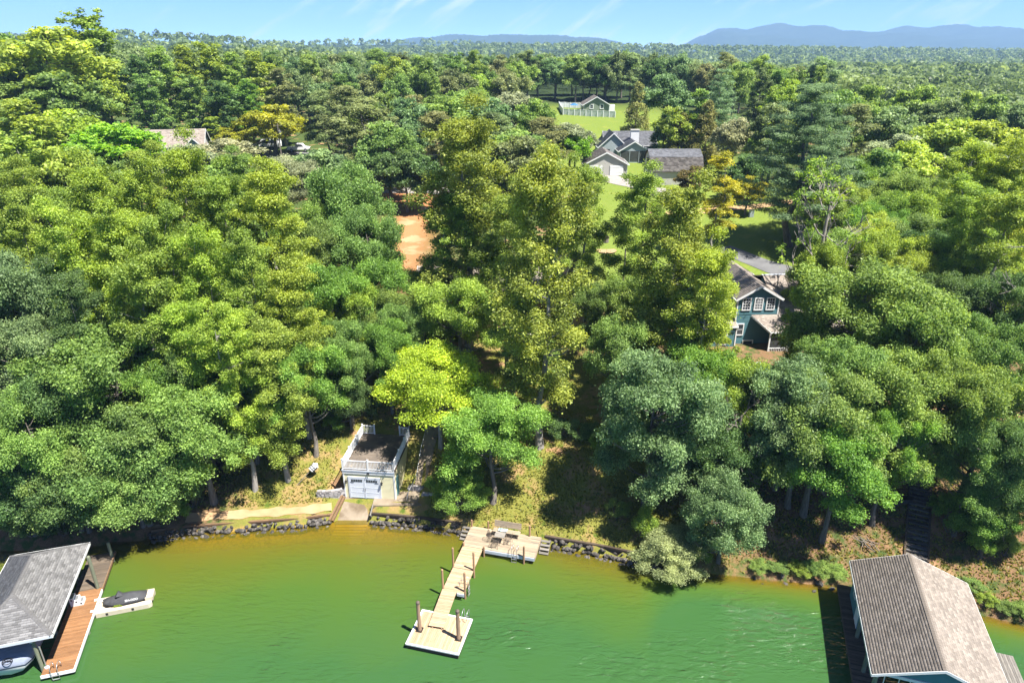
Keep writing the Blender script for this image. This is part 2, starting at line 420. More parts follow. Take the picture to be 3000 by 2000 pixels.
def lawn_mask(X, Y):
    """mown lawns: behind the houses and round the driveway"""
    a = sstep(8, 14, X) * (1 - sstep(46, 54, X)) * sstep(76, 84, Y) * (1 - sstep(250, 258, Y)) * (1 - 0.0 * X)
    return np.clip(a, 0, 1)
def dirt_mask(X, Y):
    a = np.exp(-((X + 17) / 4.2) ** 2) * sstep(84, 92, Y) * (1 - sstep(138, 142, Y))
    b = np.exp(-((X + 19) / 9.) ** 4) * np.exp(-((Y - 133) / 5.) ** 4)
    c = np.exp(-((X + 32) / 14.) ** 4) * np.exp(-((Y - 84) / 9.) ** 4) * .9
    e = np.exp(-((X + 60) / 16.) ** 4) * np.exp(-((Y - 100) / 9.) ** 4) * .8
    return np.clip(a + b + c + e, 0, 1)
def shoredist(X, Y): return np.clip(Y - shore_y(X), -20, 400)
def turf_mask(X, Y):
    """open, dry, thin turf near the water against leaf litter in the woods"""
    d = Y - shore_y(X)
    return sstep(-26, -23, X) * (1 - sstep(12, 20, X)) * (1 - sstep(22, 30, d))

def ground_material():
    m, N, L, out = new_mat('ground_cover')
    p = N.new('ShaderNodeBsdfPrincipled'); p.inputs['Roughness'].default_value = 0.95; p.inputs['Specular IOR Level'].default_value = 0.1
    geo = N.new('ShaderNodeNewGeometry')
    def noise(scale, detail=6, rough=.6):
        n = N.new('ShaderNodeTexNoise'); n.inputs['Scale'].default_value = scale; n.inputs['Detail'].default_value = detail; n.inputs['Roughness'].default_value = rough
        L.new(geo.outputs['Position'], n.inputs['Vector']); return n.outputs['Fac']
    def att(nm):
        a = N.new('ShaderNodeAttribute'); a.attribute_name = nm; return a.outputs['Fac']
    def mix(f, a, b):
        x = N.new('ShaderNodeMixRGB')
        if isinstance(f, float): x.inputs['Fac'].default_value = f
        else: L.new(f, x.inputs['Fac'])
        for s, k in ((a, 'Color1'), (b, 'Color2')):
            if isinstance(s, tuple): x.inputs[k].default_value = (*s, 1)
            else: L.new(s, x.inputs[k])
        return x.outputs['Color']
    def rng_(f, a, b, c=0., d=1.):
        r = N.new('ShaderNodeMapRange'); r.inputs['From Min'].default_value = a; r.inputs['From Max'].default_value = b; r.inputs['To Min'].default_value = c; r.inputs['To Max'].default_value = d
        L.new(f, r.inputs['Value']); return r.outputs['Result']
    def mul(a, b):
        q = N.new('ShaderNodeMath'); q.operation = 'MULTIPLY'; q.use_clamp = True; L.new(a, q.inputs[0]); L.new(b, q.inputs[1]); return q.outputs[0]
    fine = noise(9.0, 8, .7); mid = noise(1.3, 6); big = noise(.22, 5); patch = noise(.45, 6, .65)
    # leaf litter and bare soil of the woods
    litter = mix(rng_(fine, .35, .65), (0.14, 0.085, 0.045), (0.27, 0.165, 0.09))
    litter = mix(rng_(mid, .46, .6), litter, (0.07, 0.10, 0.028))
    litter = mix(rng_(att('shore'), 30., 60.), litter, mix(rng_(fine, .35, .65), (0.05, 0.085, 0.02), (0.085, 0.115, 0.03)))  # greener and darker inland: shade in the tree gaps painted into the floor
    # thin shore turf: olive grass, straw, bare reddish soil
    turf = mix(rng_(fine, .33, .68), (0.13, 0.15, 0.025), (0.27, 0.245, 0.06))
    turf = mix(rng_(patch, .50, .60), turf, mix(rng_(fine, .4, .62), (0.34, 0.235, 0.11), (0.25, 0.185, 0.06)))
    turf = mix(rng_(mid, .56, .66), turf, (0.085, 0.125, 0.018))
    col = mix(att('turf'), litter, turf)
    dry = noise(.30, 5, .6)
    col = mix(mul(rng_(dry, .58, .66), rng_(att('shore'), 1.0, 3.0)), col, mix(rng_(fine, .35, .65), (0.42, 0.255, 0.145), (0.30, 0.17, 0.085)))
    # mown lawn with mowing variation
    lawn = mix(rng_(mid, .35, .65), (0.155, 0.225, 0.032), (0.20, 0.265, 0.045))
    lawn = mix(rng_(fine, .4, .75), lawn, (0.13, 0.18, 0.03))
    lawn = mix(rng_(big, .58, .7), lawn, (0.25, 0.27, 0.05))
    wv = N.new('ShaderNodeTexWave'); wv.inputs['Scale'].default_value = .55; wv.inputs['Distortion'].default_value = 1.2; wv.inputs['Detail'].default_value = 2
    mw = N.new('ShaderNodeMapping'); mw.inputs['Rotation'].default_value = (0, 0, R(35)); L.new(geo.outputs['Position'], mw.inputs['Vector']); L.new(mw.outputs[0], wv.inputs['Vector'])
    lawn = mix(rng_(wv.outputs['Fac'], .2, .8, 0., .35), lawn, (0.21, 0.25, 0.06))
    col = mix(att('lawn'), col, lawn)
    clay = mix(rng_(fine, .35, .65), (0.50, 0.235, 0.11), (0.38, 0.165, 0.07))
    clay = mix(rng_(big, .52, .60), clay, (0.50, 0.31, 0.17))
    col = mix(att('dirt'), col, clay)
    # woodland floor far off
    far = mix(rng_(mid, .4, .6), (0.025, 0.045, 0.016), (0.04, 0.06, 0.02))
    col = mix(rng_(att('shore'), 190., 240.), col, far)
    # lake bed: sand and silt with darker stones
    bed = mix(rng_(mid, .35, .65), (0.60, 0.36, 0.085), (0.46, 0.25, 0.05))
    sx = N.new('ShaderNodeSeparateXYZ'); L.new(geo.outputs['Position'], sx.inputs[0])
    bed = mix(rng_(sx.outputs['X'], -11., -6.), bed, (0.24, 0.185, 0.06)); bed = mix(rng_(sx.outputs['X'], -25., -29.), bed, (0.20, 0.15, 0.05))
    vor = N.new('ShaderNodeTexVoronoi'); vor.inputs['Scale'].default_value = 2.6; vor.feature = 'DISTANCE_TO_EDGE'; L.new(geo.outputs['Position'], vor.inputs['Vector'])
    bed = mix(mul(rng_(vor.outputs['Distance'], .0, .10, .75, 0.), rng_(att('shore'), -3.2, -0.6)), bed, (0.10, 0.05, 0.012))
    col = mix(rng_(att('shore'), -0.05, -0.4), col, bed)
    sc = N.new('ShaderNodeMixRGB'); sc.blend_type = 'MULTIPLY'; sc.inputs['Fac'].default_value = 1.0; sc.inputs['Color2'].default_value = (.80, .80, .80, 1); L.new(col, sc.inputs['Color1'])
    L.new(sc.outputs['Color'], p.inputs['Base Color'])
    b = N.new('ShaderNodeBump'); b.inputs['Strength'].default_value = .6; b.inputs['Distance'].default_value = .08
    L.new(fine, b.inputs['Height']); L.new(b.outputs['Normal'], p.inputs['Normal'])
    L.new(p.outputs['BSDF'], out.inputs['Surface'])
    return m
gx = graded(-9500, 9500, (-66, 66), 0.6); gy = graded(-420, 9800, (26, 112), 0.6)
gme = grid_mesh('ground', gx, gy, terrain, attr={'lawn': lawn_mask, 'dirt': dirt_mask, 'shore': shoredist, 'turf': turf_mask})
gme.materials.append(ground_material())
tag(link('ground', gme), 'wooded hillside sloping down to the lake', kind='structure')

def water_material():
    m, N, L, out = new_mat('turbid_green_water')
    a = N.new('ShaderNodeAttribute'); a.attribute_name = 'depth'
    geo = N.new('ShaderNodeNewGeometry')
    def math_(op, x, y):
        q = N.new('ShaderNodeMath'); q.operation = op
        for s, k in ((x, 0), (y, 1)):
            if s is None: continue
            if isinstance(s, (int, float)): q.inputs[k].default_value = s
            else: L.new(s, q.inputs[k])
        return q.outputs[0]
    big = N.new('ShaderNodeTexNoise'); big.inputs['Scale'].default_value = .09; big.inputs['Detail'].default_value = 4; L.new(geo.outputs['Position'], big.inputs['Vector'])
    # light that comes back from the bed, tinted by the water it crosses (both ways)
    dep = math_('MULTIPLY', a.outputs['Fac'], math_('ADD', math_('MULTIPLY', big.outputs['Fac'], 1.0), .5))
    cmb = N.new('ShaderNodeCombineColor')
    for k, co in enumerate((0.55, 0.80, 3.2)): L.new(math_('POWER', math.exp(-co), dep), cmb.inputs[k])
    tr = N.new('ShaderNodeBsdfTransparent'); L.new(cmb.outputs[0], tr.inputs['Color'])
    # suspended silt and algae
    r = ramp(N, [(0.0, (0.17, 0.112, 0.012)), (0.12, (0.120, 0.112, 0.013)), (0.27, (0.076, 0.104, 0.014)), (0.52, (0.049, 0.098, 0.017)), (1.0, (0.032, 0.088, 0.025))])
    L.new(math_('MULTIPLY', dep, 1 / 4.0), r.inputs['Fac'])
    df = N.new('ShaderNodeBsdfDiffuse'); L.new(r.outputs['Color'], df.inputs['Color'])
    turb = math_('SUBTRACT', 1.0, math_('POWER', math.exp(-1.9), dep))
    mx = N.new('ShaderNodeMixShader'); L.new(turb, mx.inputs['Fac']); L.new(tr.outputs[0], mx.inputs[1]); L.new(df.outputs[0], mx.inputs[2])
    # wind ripples
    mp_ = N.new('ShaderNodeMapping'); mp_.inputs['Rotation'].default_value = (0, 0, R(22)); mp_.inputs['Scale'].default_value = (0.75, 2.1, 1); L.new(geo.outputs['Position'], mp_.inputs['Vector'])
    n1 = N.new('ShaderNodeTexNoise'); n1.inputs['Scale'].default_value = 1.25; n1.inputs['Detail'].default_value = 4; n1.inputs['Roughness'].default_value = .5; n1.inputs['Distortion'].default_value = .5; L.new(mp_.outputs[0], n1.inputs['Vector'])
    n2 = N.new('ShaderNodeTexNoise'); n2.inputs['Scale'].default_value = .13; n2.inputs['Detail'].default_value = 3; L.new(geo.outputs['Position'], n2.inputs['Vector'])
    mr = N.new('ShaderNodeMapRange'); mr.inputs['From Min'].default_value = .40; mr.inputs['From Max'].default_value = .62; mr.inputs['To Min'].default_value = .05; mr.inputs['To Max'].default_value = 1.; L.new(n2.outputs['Fac'], mr.inputs['Value'])
    # calmer close to the bank
    calm = N.new('ShaderNodeMapRange'); calm.inputs['From Min'].default_value = .3; calm.inputs['From Max'].default_value = 3.2; calm.inputs['To Min'].default_value = .25; L.new(a.outputs['Fac'], calm.inputs['Value'])
    b = N.new('ShaderNodeBump'); b.inputs['Distance'].default_value = .22
    L.new(math_('MULTIPLY', mr.outputs['Result'], math_('MULTIPLY', calm.outputs['Result'], 1.6)), b.inputs['Strength']); L.new(n1.outputs['Fac'], b.inputs['Height'])
    L.new(b.outputs['Normal'], df.inputs['Normal'])
    gl = N.new('ShaderNodeBsdfGlossy'); gl.inputs['Roughness'].default_value = .05; L.new(b.outputs['Normal'], gl.inputs['Normal'])
    fr = N.new('ShaderNodeFresnel'); fr.inputs['IOR'].default_value = 1.33; L.new(b.outputs['Normal'], fr.inputs['Normal'])
    m2 = N.new('ShaderNodeMixShader'); L.new(fr.outputs[0], m2.inputs['Fac']); L.new(mx.outputs[0], m2.inputs[1]); L.new(gl.outputs[0], m2.inputs[2])
    L.new(m2.outputs[0], out.inputs['Surface'])
    return m
wx = graded(-400, 400, (-50, 50), 0.7); wy = graded(-400, 60, (24, 52), 0.6)
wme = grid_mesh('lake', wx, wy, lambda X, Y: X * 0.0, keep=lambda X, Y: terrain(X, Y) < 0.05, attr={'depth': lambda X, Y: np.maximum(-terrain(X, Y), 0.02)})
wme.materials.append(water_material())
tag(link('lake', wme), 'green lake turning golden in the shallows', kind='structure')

# ------------------------------------------------------------------ far mountains
def mountain(name, prof, Y0, depth, label):
    """a long ridge; prof = (photo x, photo y of its skyline)"""
    xs_, zs_ = [], []
    for px, py in prof:
        p = at_y(px, py, Y0); xs_.append(p.x); zs_.append(p.z)
    X = np.linspace(xs_[0], xs_[-1], 240); rows = 30
    zz = np.interp(X, xs_, zs_)
    co = []
    for j in range(rows):
        t = j / (rows - 1) * 2 - 1                      # -1 front foot, 0 crest, 1 back foot
        fall = (1 - abs(t)) ** 0.9
        Yj = Y0 + t * depth
        wob = 1 + .10 * np.sin(X * .004 + j * .7) * (abs(t) > .02) + .06 * np.sin(X * .011 - j * 1.3) * (abs(t) > .02)
        co.append(np.stack([X * (Yj / Y0 if t < 0 else 1), np.full_like(X, Yj) + 40 * np.sin(X * .006 + j), -30 + (zz + 30) * fall * wob + 2.0 * RNG.normal(size=len(X)) * (fall > 0)], 1))
    co = np.concatenate(co); nx = len(X)
    i = np.arange((nx - 1) * (rows - 1)); a = (i // (nx - 1)) * nx + i % (nx - 1)
    me = quads_mesh(name, co, np.stack([a, a + 1, a + nx + 1, a + nx], 1))
    me.materials.append(M['mountain'])
    tag(link(name, me), label, kind='structure')
M['mountain'] = surf('wooded_mountain', (0.028, 0.05, 0.022), (0.05, 0.075, 0.03), 0.012, 1.0, detail=8, spec=0.0)
mountain('mountain', [(1540, 125), (1590, 102), (1640, 70), (1662, 63), (1720, 65), (1790, 61), (1880, 63), (1960, 68), (2000, 70), (2060, 65), (2110, 61), (2180, 65), (2230, 61), (2300, 65), (2352, 64), (2460, 60), (2600, 68), (2760, 66), (2950, 95)], 7000, 1700, 'long level blue mountain ridge at upper right')
mountain('mountain', [(820, 120), (900, 97), (960, 88), (1040, 85), (1110, 82), (1180, 79), (1250, 77), (1300, 79), (1360, 88), (1430, 100), (1520, 118)], 6200, 1300, 'low blue mountain rising at the middle of the skyline')
# ================================================================== trees
def leaf_material():
    m, N, L, out = new_mat('leaves')
    oi = N.new('ShaderNodeObjectInfo'); a = N.new('ShaderNodeAttribute'); a.attribute_name = 'tint'
    mr = N.new('ShaderNodeMapRange'); mr.inputs['To Min'].default_value = .45; mr.inputs['To Max'].default_value = 1.6; L.new(a.outputs['Fac'], mr.inputs['Value'])
    h = N.new('ShaderNodeHueSaturation'); L.new(mr.outputs['Result'], h.inputs['Value']); L.new(oi.outputs['Color'], h.inputs['Color'])
    hr = N.new('ShaderNodeMapRange'); hr.inputs['To Min'].default_value = .52; hr.inputs['To Max'].default_value = .488; L.new(a.outputs['Fac'], hr.inputs['Value']); L.new(hr.outputs['Result'], h.inputs['Hue'])
    p = N.new('ShaderNodeBsdfPrincipled'); p.inputs['Roughness'].default_value = .5; p.inputs['Specular IOR Level'].default_value = .28
    L.new(h.outputs['Color'], p.inputs['Base Color'])
    t = N.new('ShaderNodeBsdfTranslucent')
    h2 = N.new('ShaderNodeHueSaturation'); h2.inputs['Hue'].default_value = .485; h2.inputs['Saturation'].default_value = 1.15; h2.inputs['Value'].default_value = 1.5
    L.new(h.outputs['Color'], h2.inputs['Color']); L.new(h2.outputs['Color'], t.inputs['Color'])
    mx = N.new('ShaderNodeMixShader'); mx.inputs['Fac'].default_value = .42
    L.new(p.outputs[0], mx.inputs[1]); L.new(t.outputs[0], mx.inputs[2]); L.new(mx.outputs[0], out.inputs['Surface'])
    return m
M['leaf'] = leaf_material()

def leaf_arrays(cent, rad, flat, n, size, rng, up=.45, aspect=.62, jit=.95, inner=.8, crown_c=None):
    cent = np.asarray(cent, float); rad = np.asarray(rad, float)
    w = rad ** 2; idx = rng.choice(len(cent), n, p=w / w.sum())
    d = rng.normal(size=(n, 3)); d /= np.linalg.norm(d, axis=1)[:, None]
    fl = (d[:, 2] < -.25) & (rng.random(n) < .65); d[fl, 2] *= -1
    r = rad[idx] * (1 - inner * rng.random(n) ** 2)
    pos = cent[idx] + d * r[:, None] * np.array([1, 1, flat])
    pos += rng.normal(size=(n, 3)) * (.08 + .11 * rad[idx])[:, None]
    nr = d * .75 + np.array([0, 0, up]) + rng.normal(size=(n, 3)) * jit
    nr /= np.linalg.norm(nr, axis=1)[:, None]
    t = np.cross(nr, rng.normal(size=(n, 3))); t /= np.linalg.norm(t, axis=1)[:, None]
    b = np.cross(nr, t)
    Ls = (size * rng.uniform(.65, 1.35, n))[:, None]; Ws = Ls * aspect
    v = np.stack([pos - t * Ls / 2, pos + b * Ws / 2 + nr * Ls * .12, pos + t * Ls / 2, pos - b * Ws / 2 + nr * Ls * .12], 1)
    ct = rng.normal(size=len(cent)) * .14
    tint = np.clip(.5 + ct[idx] + rng.normal(size=n) * .24, 0, 1)
    return v.reshape(-1, 3), tint
def leaf_mesh(name, v, tint, mat=None):
    me = quads_mesh(name, v, np.arange(len(v)).reshape(-1, 4))
    al = me.attributes.new('tint', 'FLOAT', 'FACE'); al.data.foreach_set('value', tint.astype(np.float32))
    me.materials.append(mat or M['leaf'])
    return me
def limb(mb, p, q, r0, r1, rng, bend=.12, n=4, sides=6):
    p, q = Vector(p), Vector(q); L_ = (q - p).length; pts, rr = [], []
    off = Vector(rng.normal(size=3) * bend * L_ * .5)
    for i in range(n + 1):
        t = i / n
        c = p.lerp(q, t) + off * math.sin(math.pi * t) + Vector((0, 0, -.10 * L_ * math.sin(math.pi * t)))
        pts.append(c); rr.append(r0 + (r1 - r0) * t)
    mb.tube(pts, rr, sides, cap=False)
def trunk_pts(H, lean, rng, k=6):
    pts = []; off = rng.normal(size=(k + 1, 2)) * .012 * H
    for i in range(k + 1):
        t = i / k
        pts.append(Vector((lean[0] * t * t * H + off[i][0] * (t > 0), lean[1] * t * t * H + off[i][1] * (t > 0), H * t - .3 * (i == 0))))
    return pts
def tree_proto(kind, seed, n, size):
    """returns (trunk mesh, crown mesh, crown radius, height, centre fraction)"""
    rng = np.random.default_rng(seed); C_, Rd = [], []; flat = .8; kw = {}
    if kind in ('oak', 'oaklow', 'shrub', 'maple'):
        H, Rr, z0 = {'oak': (14., 5., 2.6), 'oaklow': (9.5, 4.6, .4), 'shrub': (3.2, 2.2, .25), 'maple': (11., 5., 2.4)}[kind]
        zc = (z0 + H) / 2 - .04 * H; rz = (H - z0) / 2
        big = {'oak': 13, 'oaklow': 13, 'shrub': 9, 'maple': 14}[kind]
        # main boughs, each a cluster of leaf clumps
        k = 0
        for i in range(big):
            ph = i * 2.39996 + rng.uniform(-.5, .5); cz = 1 - 1.62 * (i + .5) / big + rng.uniform(-.12, .12); cz = max(-.8, min(1, cz))
            sr = math.sqrt(max(0, 1 - cz * cz))
            q = .68 * rng.uniform(.78, 1.15)
            c0 = np.array([math.cos(ph) * sr * Rr * q, math.sin(ph) * sr * Rr * q, zc + cz * rz * q])
            br = Rr * rng.uniform(.36, .52)
            m_ = 5 if kind == 'shrub' else 8
            for j in range(m_):
                d = rng.normal(size=3); d /= np.linalg.norm(d); d[2] = abs(d[2]) * .7 - .12
                C_.append(c0 + d * br * rng.uniform(.5, .95)); Rd.append(Rr * rng.uniform(.11, .21))
            C_.append(c0); Rd.append(br * .42)
        flat = .55 if kind == 'maple' else .78
        lean = rng.normal(size=2) * .03; th = H * (.72 if kind != 'shrub' else .5); tr = {'oak': .30, 'oaklow': .22, 'shrub': .05, 'maple': .20}[kind]
    elif kind in ('poplar', 'slim'):
        H, Rr = (24., 4.2) if kind == 'poplar' else (17., 2.6); z0 = H * .22; zc, rz = (z0 + H) / 2, (H - z0) / 2
        nb = 19 if kind == 'poplar' else 13
        for i in range(nb):
            t = (i + .5) / nb; z = z0 + (H - z0) * t + rng.normal() * .5
            prof = math.sin(math.pi * min(1, .16 + .84 * t) ** .85) ** .7
            ph = i * 2.39996 + rng.uniform(-.6, .6); rr = Rr * prof * rng.uniform(.35, .72)
            c0 = np.array([math.cos(ph) * rr, math.sin(ph) * rr, z])
            br = Rr * rng.uniform(.36, .58)
            for j in range(7):
                d = rng.normal(size=3); d /= np.linalg.norm(d)
                C_.append(c0 + d * br * rng.uniform(.5, 1.05)); Rd.append(Rr * rng.uniform(.12, .23))
        C_.append(np.array([0, 0, H - .8])); Rd.append(.9)
        lean = rng.normal(size=2) * .02; th = H * .93; tr = .30 if kind == 'poplar' else .16; flat = .9
    elif kind == 'pine':               # white pine: tiers of flat, up-swept boughs
        H, Rr = 24., 6.0; z = 5.0; zc = 15.
        while z < H - .4:
            t = (z - 5) / (H - 5); Lr = Rr * (1 - t) ** .62 * rng.uniform(.8, 1.1) + .5
            nb = 6 if t < .8 else 4
            a0 = rng.uniform(0, 6.28)
            for k in range(nb):
                a = a0 + k * 2 * math.pi / nb + rng.uniform(-.3, .3); Lk = Lr * rng.uniform(.7, 1.12)
                for s in np.linspace(.35, 1, max(2, int(Lk / 1.0))):
                    C_.append(np.array([math.cos(a) * Lk * s, math.sin(a) * Lk * s, z + .25 * Lk * s * s + rng.normal() * .12])); Rd.append((.55 + .45 * (1 - abs(s - .65))) * rng.uniform(.8, 1.2))
            z += 1.55 * rng.uniform(.8, 1.2)
        flat = .30; kw = dict(aspect=.22, up=.8, jit=.6, inner=.8); lean = rng.normal(size=2) * .01; th = H * .98; tr = .36
    elif kind == 'vpine':              # scrubby, round-headed pine
        H, Rr = 17., 4.0; z0 = 5.; zc = 11.
        for i in range(46):
            t = rng.uniform(0, 1); z = z0 + (H - z0) * t; prof = math.sin(math.pi * (.2 + .78 * t)) ** .6
            a = rng.uniform(0, 6.28); rr = Rr * prof * math.sqrt(rng.uniform(.15, 1)) * .9
            c0 = np.array([math.cos(a) * rr, math.sin(a) * rr, z + rng.normal() * .3])
            C_.append(c0); Rd.append(rng.uniform(.7, 1.3))
        flat = .45; kw = dict(aspect=.25, up=.6, jit=.7, inner=.8); lean = rng.normal(size=2) * .02; th = H * .93; tr = .22
    elif kind == 'cedar':
        H, Rr = 13., 3.2; zc = 6.
        for i in range(90):
            t = rng.uniform(0, 1) ** 1.25; z = .8 + (H - 1.2) * t; rr = Rr * (1 - t) ** .7 * (.55 + .45 * min(1, t * 6)) * rng.uniform(.55, .95)
            a = rng.uniform(0, 6.28)
            C_.append(np.array([math.cos(a) * rr, math.sin(a) * rr, z])); Rd.append(rng.uniform(.5, .95) * (1 - .45 * t))
        flat = 1.2; kw = dict(aspect=.35, up=.5, inner=.5); lean = (0, 0); th = H * .9; tr = .20
    v, tint = leaf_arrays(C_, Rd, flat, n, size, rng, **kw)
    crown = leaf_mesh('crown', v, tint)
    mb = MB(); pts = trunk_pts(th, lean, rng)
    mb.tube(pts, [tr * (1.35 if i == 0 else 1) * (1 - .88 * i / (len(pts) - 1)) for i in range(len(pts))], 8, cap=False)
    if kind != 'shrub':
        sel = rng.choice(len(C_), min(len(C_), 34 if kind in ('maple', 'oak', 'poplar') else 22), replace=False)
        for i in sel:
            c = Vector(C_[i])
            hz = max(th * .16, min(th * .96, c.z - (.45 * math.hypot(c.x, c.y) + .4) * (1 if kind != 'pine' else .2)))
            t = hz / th; f = t * 6; i0 = min(5, int(f)); base = pts[i0].lerp(pts[i0 + 1], f - i0)
            r0 = tr * (1 - .88 * t) * .5
            limb(mb, base, c, max(.03, r0), .02, rng)
    else:
        for i in rng.choice(len(C_), 10, replace=False): limb(mb, (rng.normal() * .2, rng.normal() * .2, -.1), C_[i], .045, .015, rng, n=3, sides=5)
    trunk = mb.mesh('trunk', M['bark_pale'] if kind in ('maple', 'slim', 'poplar') else M['bark'], smooth=True)
    return trunk, crown, Rr, H, zc / H

NEAR = {k: [tree_proto(k, 100 + 17 * i + j * 5, n, s) for i in range(c)] for j, (k, c, n, s) in enumerate([
    ('oak', 3, 66000, .185), ('poplar', 3, 62000, .19), ('slim', 2, 18000, .20), ('oaklow', 3, 52000, .175), ('shrub', 3, 9000, .14), ('maple', 1, 62000, .165),
    ('pine', 1, 70000, .34), ('vpine', 1, 30000, .32), ('cedar', 1, 30000, .21)])}
FAR = {k: [tree_proto(k, 300 + 13 * i + j * 7, n, s) for i in range(c)] for j, (k, c, n, s) in enumerate([
    ('oak', 3, 13000, .44), ('poplar', 3, 13000, .44), ('vpine', 3, 9000, .58), ('cedar', 1, 9000, .4), ('slim', 1, 6000, .4), ('shrub', 1, 1500, .35), ('oaklow', 2, 11000, .42), ('pine', 1, 16000, .55)])}
COLR = dict(oak=(0.175, 0.290, 0.075), oak2=(0.205, 0.325, 0.075), blue=(0.185, 0.285, 0.115), dark=(0.110, 0.205, 0.062), yg=(0.265, 0.385, 0.058), yg2=(0.235, 0.350, 0.062), olive=(0.235, 0.330, 0.062),
            bright=(.350, .505, .050), green=(0.175, 0.325, 0.060), vivid=(0.185, 0.380, 0.040), grey=(0.280, 0.340, 0.180), pine=(0.165, 0.270, 0.120), dull=(0.200, 0.250, 0.095), dull2=(0.165, 0.230, 0.085),
            cedar=(0.210, 0.245, 0.080), pale=(.270, .325, .140), gold=(0.310, 0.360, 0.045), lime=(0.300, 0.410, 0.075), brown=(0.170, 0.154, 0.054), bluefar=(0.170, 0.280, 0.110))
WORD = dict(oak='mid green', oak2='fresh green', blue='bluish green', dark='dark green', yg='yellow green', yg2='light yellowish green', olive='olive green', bright='bright chartreuse', green='rich green',
            vivid='vivid green', grey='greyish green', pine='blue green', dull='dull olive', dull2='dusky green', cedar='olive brown', pale='pale silvery green', gold='golden green', lime='lime green', brown='bronze green', bluefar='cool green')
KWORD = dict(oak=('oak_tree', 'broad oak'), oaklow=('oak_tree', 'low branching oak'), poplar=('poplar_tree', 'poplar'), slim=('young_tree', 'slender young tree'), shrub=('shrub', 'shrub'), maple=('maple_tree', 'maple'),
             pine=('pine_tree', 'white pine'), vpine=('pine_tree', 'scrub pine'), cedar=('cedar_tree', 'cedar'))
TREES = []
def plant(kind, x, y, H, rad, colour, label=None, region=None, group=None, bark=None):
    pool = FAR if (math.hypot(x, y) > 118 and kind in FAR) else NEAR
    tk, cr, R0, H0, _ = random.choice(pool[kind])
    nm, kw_ = KWORD[kind]
    e = thing(nm, label or '', 'shrub' if kind == 'shrub' else 'tree', (x, y, gz(x, y) - .05), random.uniform(0, 6.28), group)
    s = rad / R0; sz = H / H0
    c = COLR[colour]; j = random.uniform(.88, 1.12); jy = random.uniform(.92, 1.08)
    for me, n in ((tk, 'trunk'), (cr, 'crown')):
        o = link(n, me, e); o.scale = (s, s, sz) if n == 'crown' else (max(s, sz * .8) if kind != 'shrub' else s,) * 2 + (sz,)
        o.color = (c[0] * j * jy * 1.06, c[1] * j * .96, c[2] * j, 1)
    # limbs reach into the crown: keep the same footprint for both
    e.children[0].scale = (s, s, sz)
    TREES.append((e, kind, colour, region)); return e
CF = dict(oak=.68, oaklow=.54, poplar=.79, slim=.76, shrub=.5, maple=.62, pine=.62, vpine=.72, cedar=.48)
FARTHER = ('behind the tan-roofed house', 'on the upper left rise')
def crown_at(kind, px, py, rpx, H, colour, region=None, label=None, group=None):
    """a tree of height H whose crown shows at photo point (px, py), rpx wide on either side"""
    p = ground(px, py, (.58 if region in FARTHER else CF[kind]) * H)
    if region == FARTHER[0]: H *= .86
    if p.y > 2500: return None
    if region and 'ridge' in region and 4 < p.x < 58 and p.y < 262: return None
    depth = CP * p.y - SP * (p.z - CAM_H)
    rad = 1.16 * rpx / .784 * depth / F_PX
    y = max(p.y, shore_y(p.x) + .8)
    return plant(kind, p.x, float(y), H, rad, colour, label, region, group)

def rows(region, lst, group=None):
    for t in lst: crown_at(*t[:6], region=region, label=t[6] if len(t) > 6 else None, group=group or ('trees ' + region))

rows('along the left shore over the water', [
    ('oaklow', 30, 1130, 95, 10, 'dark'), ('oaklow', 160, 1125, 90, 10, 'oak'), ('oaklow', 300, 1085, 125, 11.5, 'oak', 'low dark green oak leaning over the water beside the grey-roofed boathouse'),
    ('oaklow', 10, 1230, 60, 6, 'dark'), ('oaklow', 375, 1085, 66, 8, 'oak')])
rows('in the front row of the left wood', [
    ('oak', 60, 985, 95, 14, 'oak2'), ('oak', 240, 840, 140, 16, 'oak2', 'large domed fresh green oak in the left wood, above the shore oak'), ('oak', 450, 950, 118, 13, 'oak2', 'broad fresh green oak whose boughs hang beside the sunny lawn'),
    ('oak', 330, 990, 100, 12, 'oak'), ('oak', 130, 900, 90, 14, 'dark'), ('oak', 380, 890, 80, 13, 'green')])
rows('in the second row of the left wood', [
    ('oak', 50, 690, 110, 19, 'blue'), ('oak', 60, 820, 90, 16, 'blue'), ('poplar', 170, 730, 75, 18, 'dark'), ('poplar', 330, 700, 85, 19, 'yg2'), ('poplar', 430, 780, 80, 16, 'yg'), ('poplar', 530, 810, 75, 17, 'yg'),
    ('poplar', 620, 830, 75, 15, 'yg2'), ('oak', 700, 850, 80, 13, 'green'), ('oak', 560, 880, 70, 12, 'dark'), ('oak', 790, 800, 70, 12, 'oak'), ('oaklow', 800, 905, 48, 7, 'dark'), ('oaklow', 700, 905, 42, 6, 'dark'), ('oak', 890, 790, 60, 11, 'green')])
rows('in the third row of the left wood', [
    ('poplar', 60, 570, 80, 19, 'yg2'), ('poplar', 170, 600, 85, 20, 'yg'), ('poplar', 290, 600, 85, 20, 'yg'), ('poplar', 390, 610, 75, 20, 'yg2'), ('poplar', 480, 650, 80, 19, 'yg'), ('poplar', 580, 660, 75, 19, 'yg2'),
    ('poplar', 670, 700, 75, 17, 'yg'), ('oak', 760, 680, 75, 15, 'green'), ('oak', 850, 660, 80, 14, 'green'), ('oak', 915, 740, 60, 11, 'oak')])
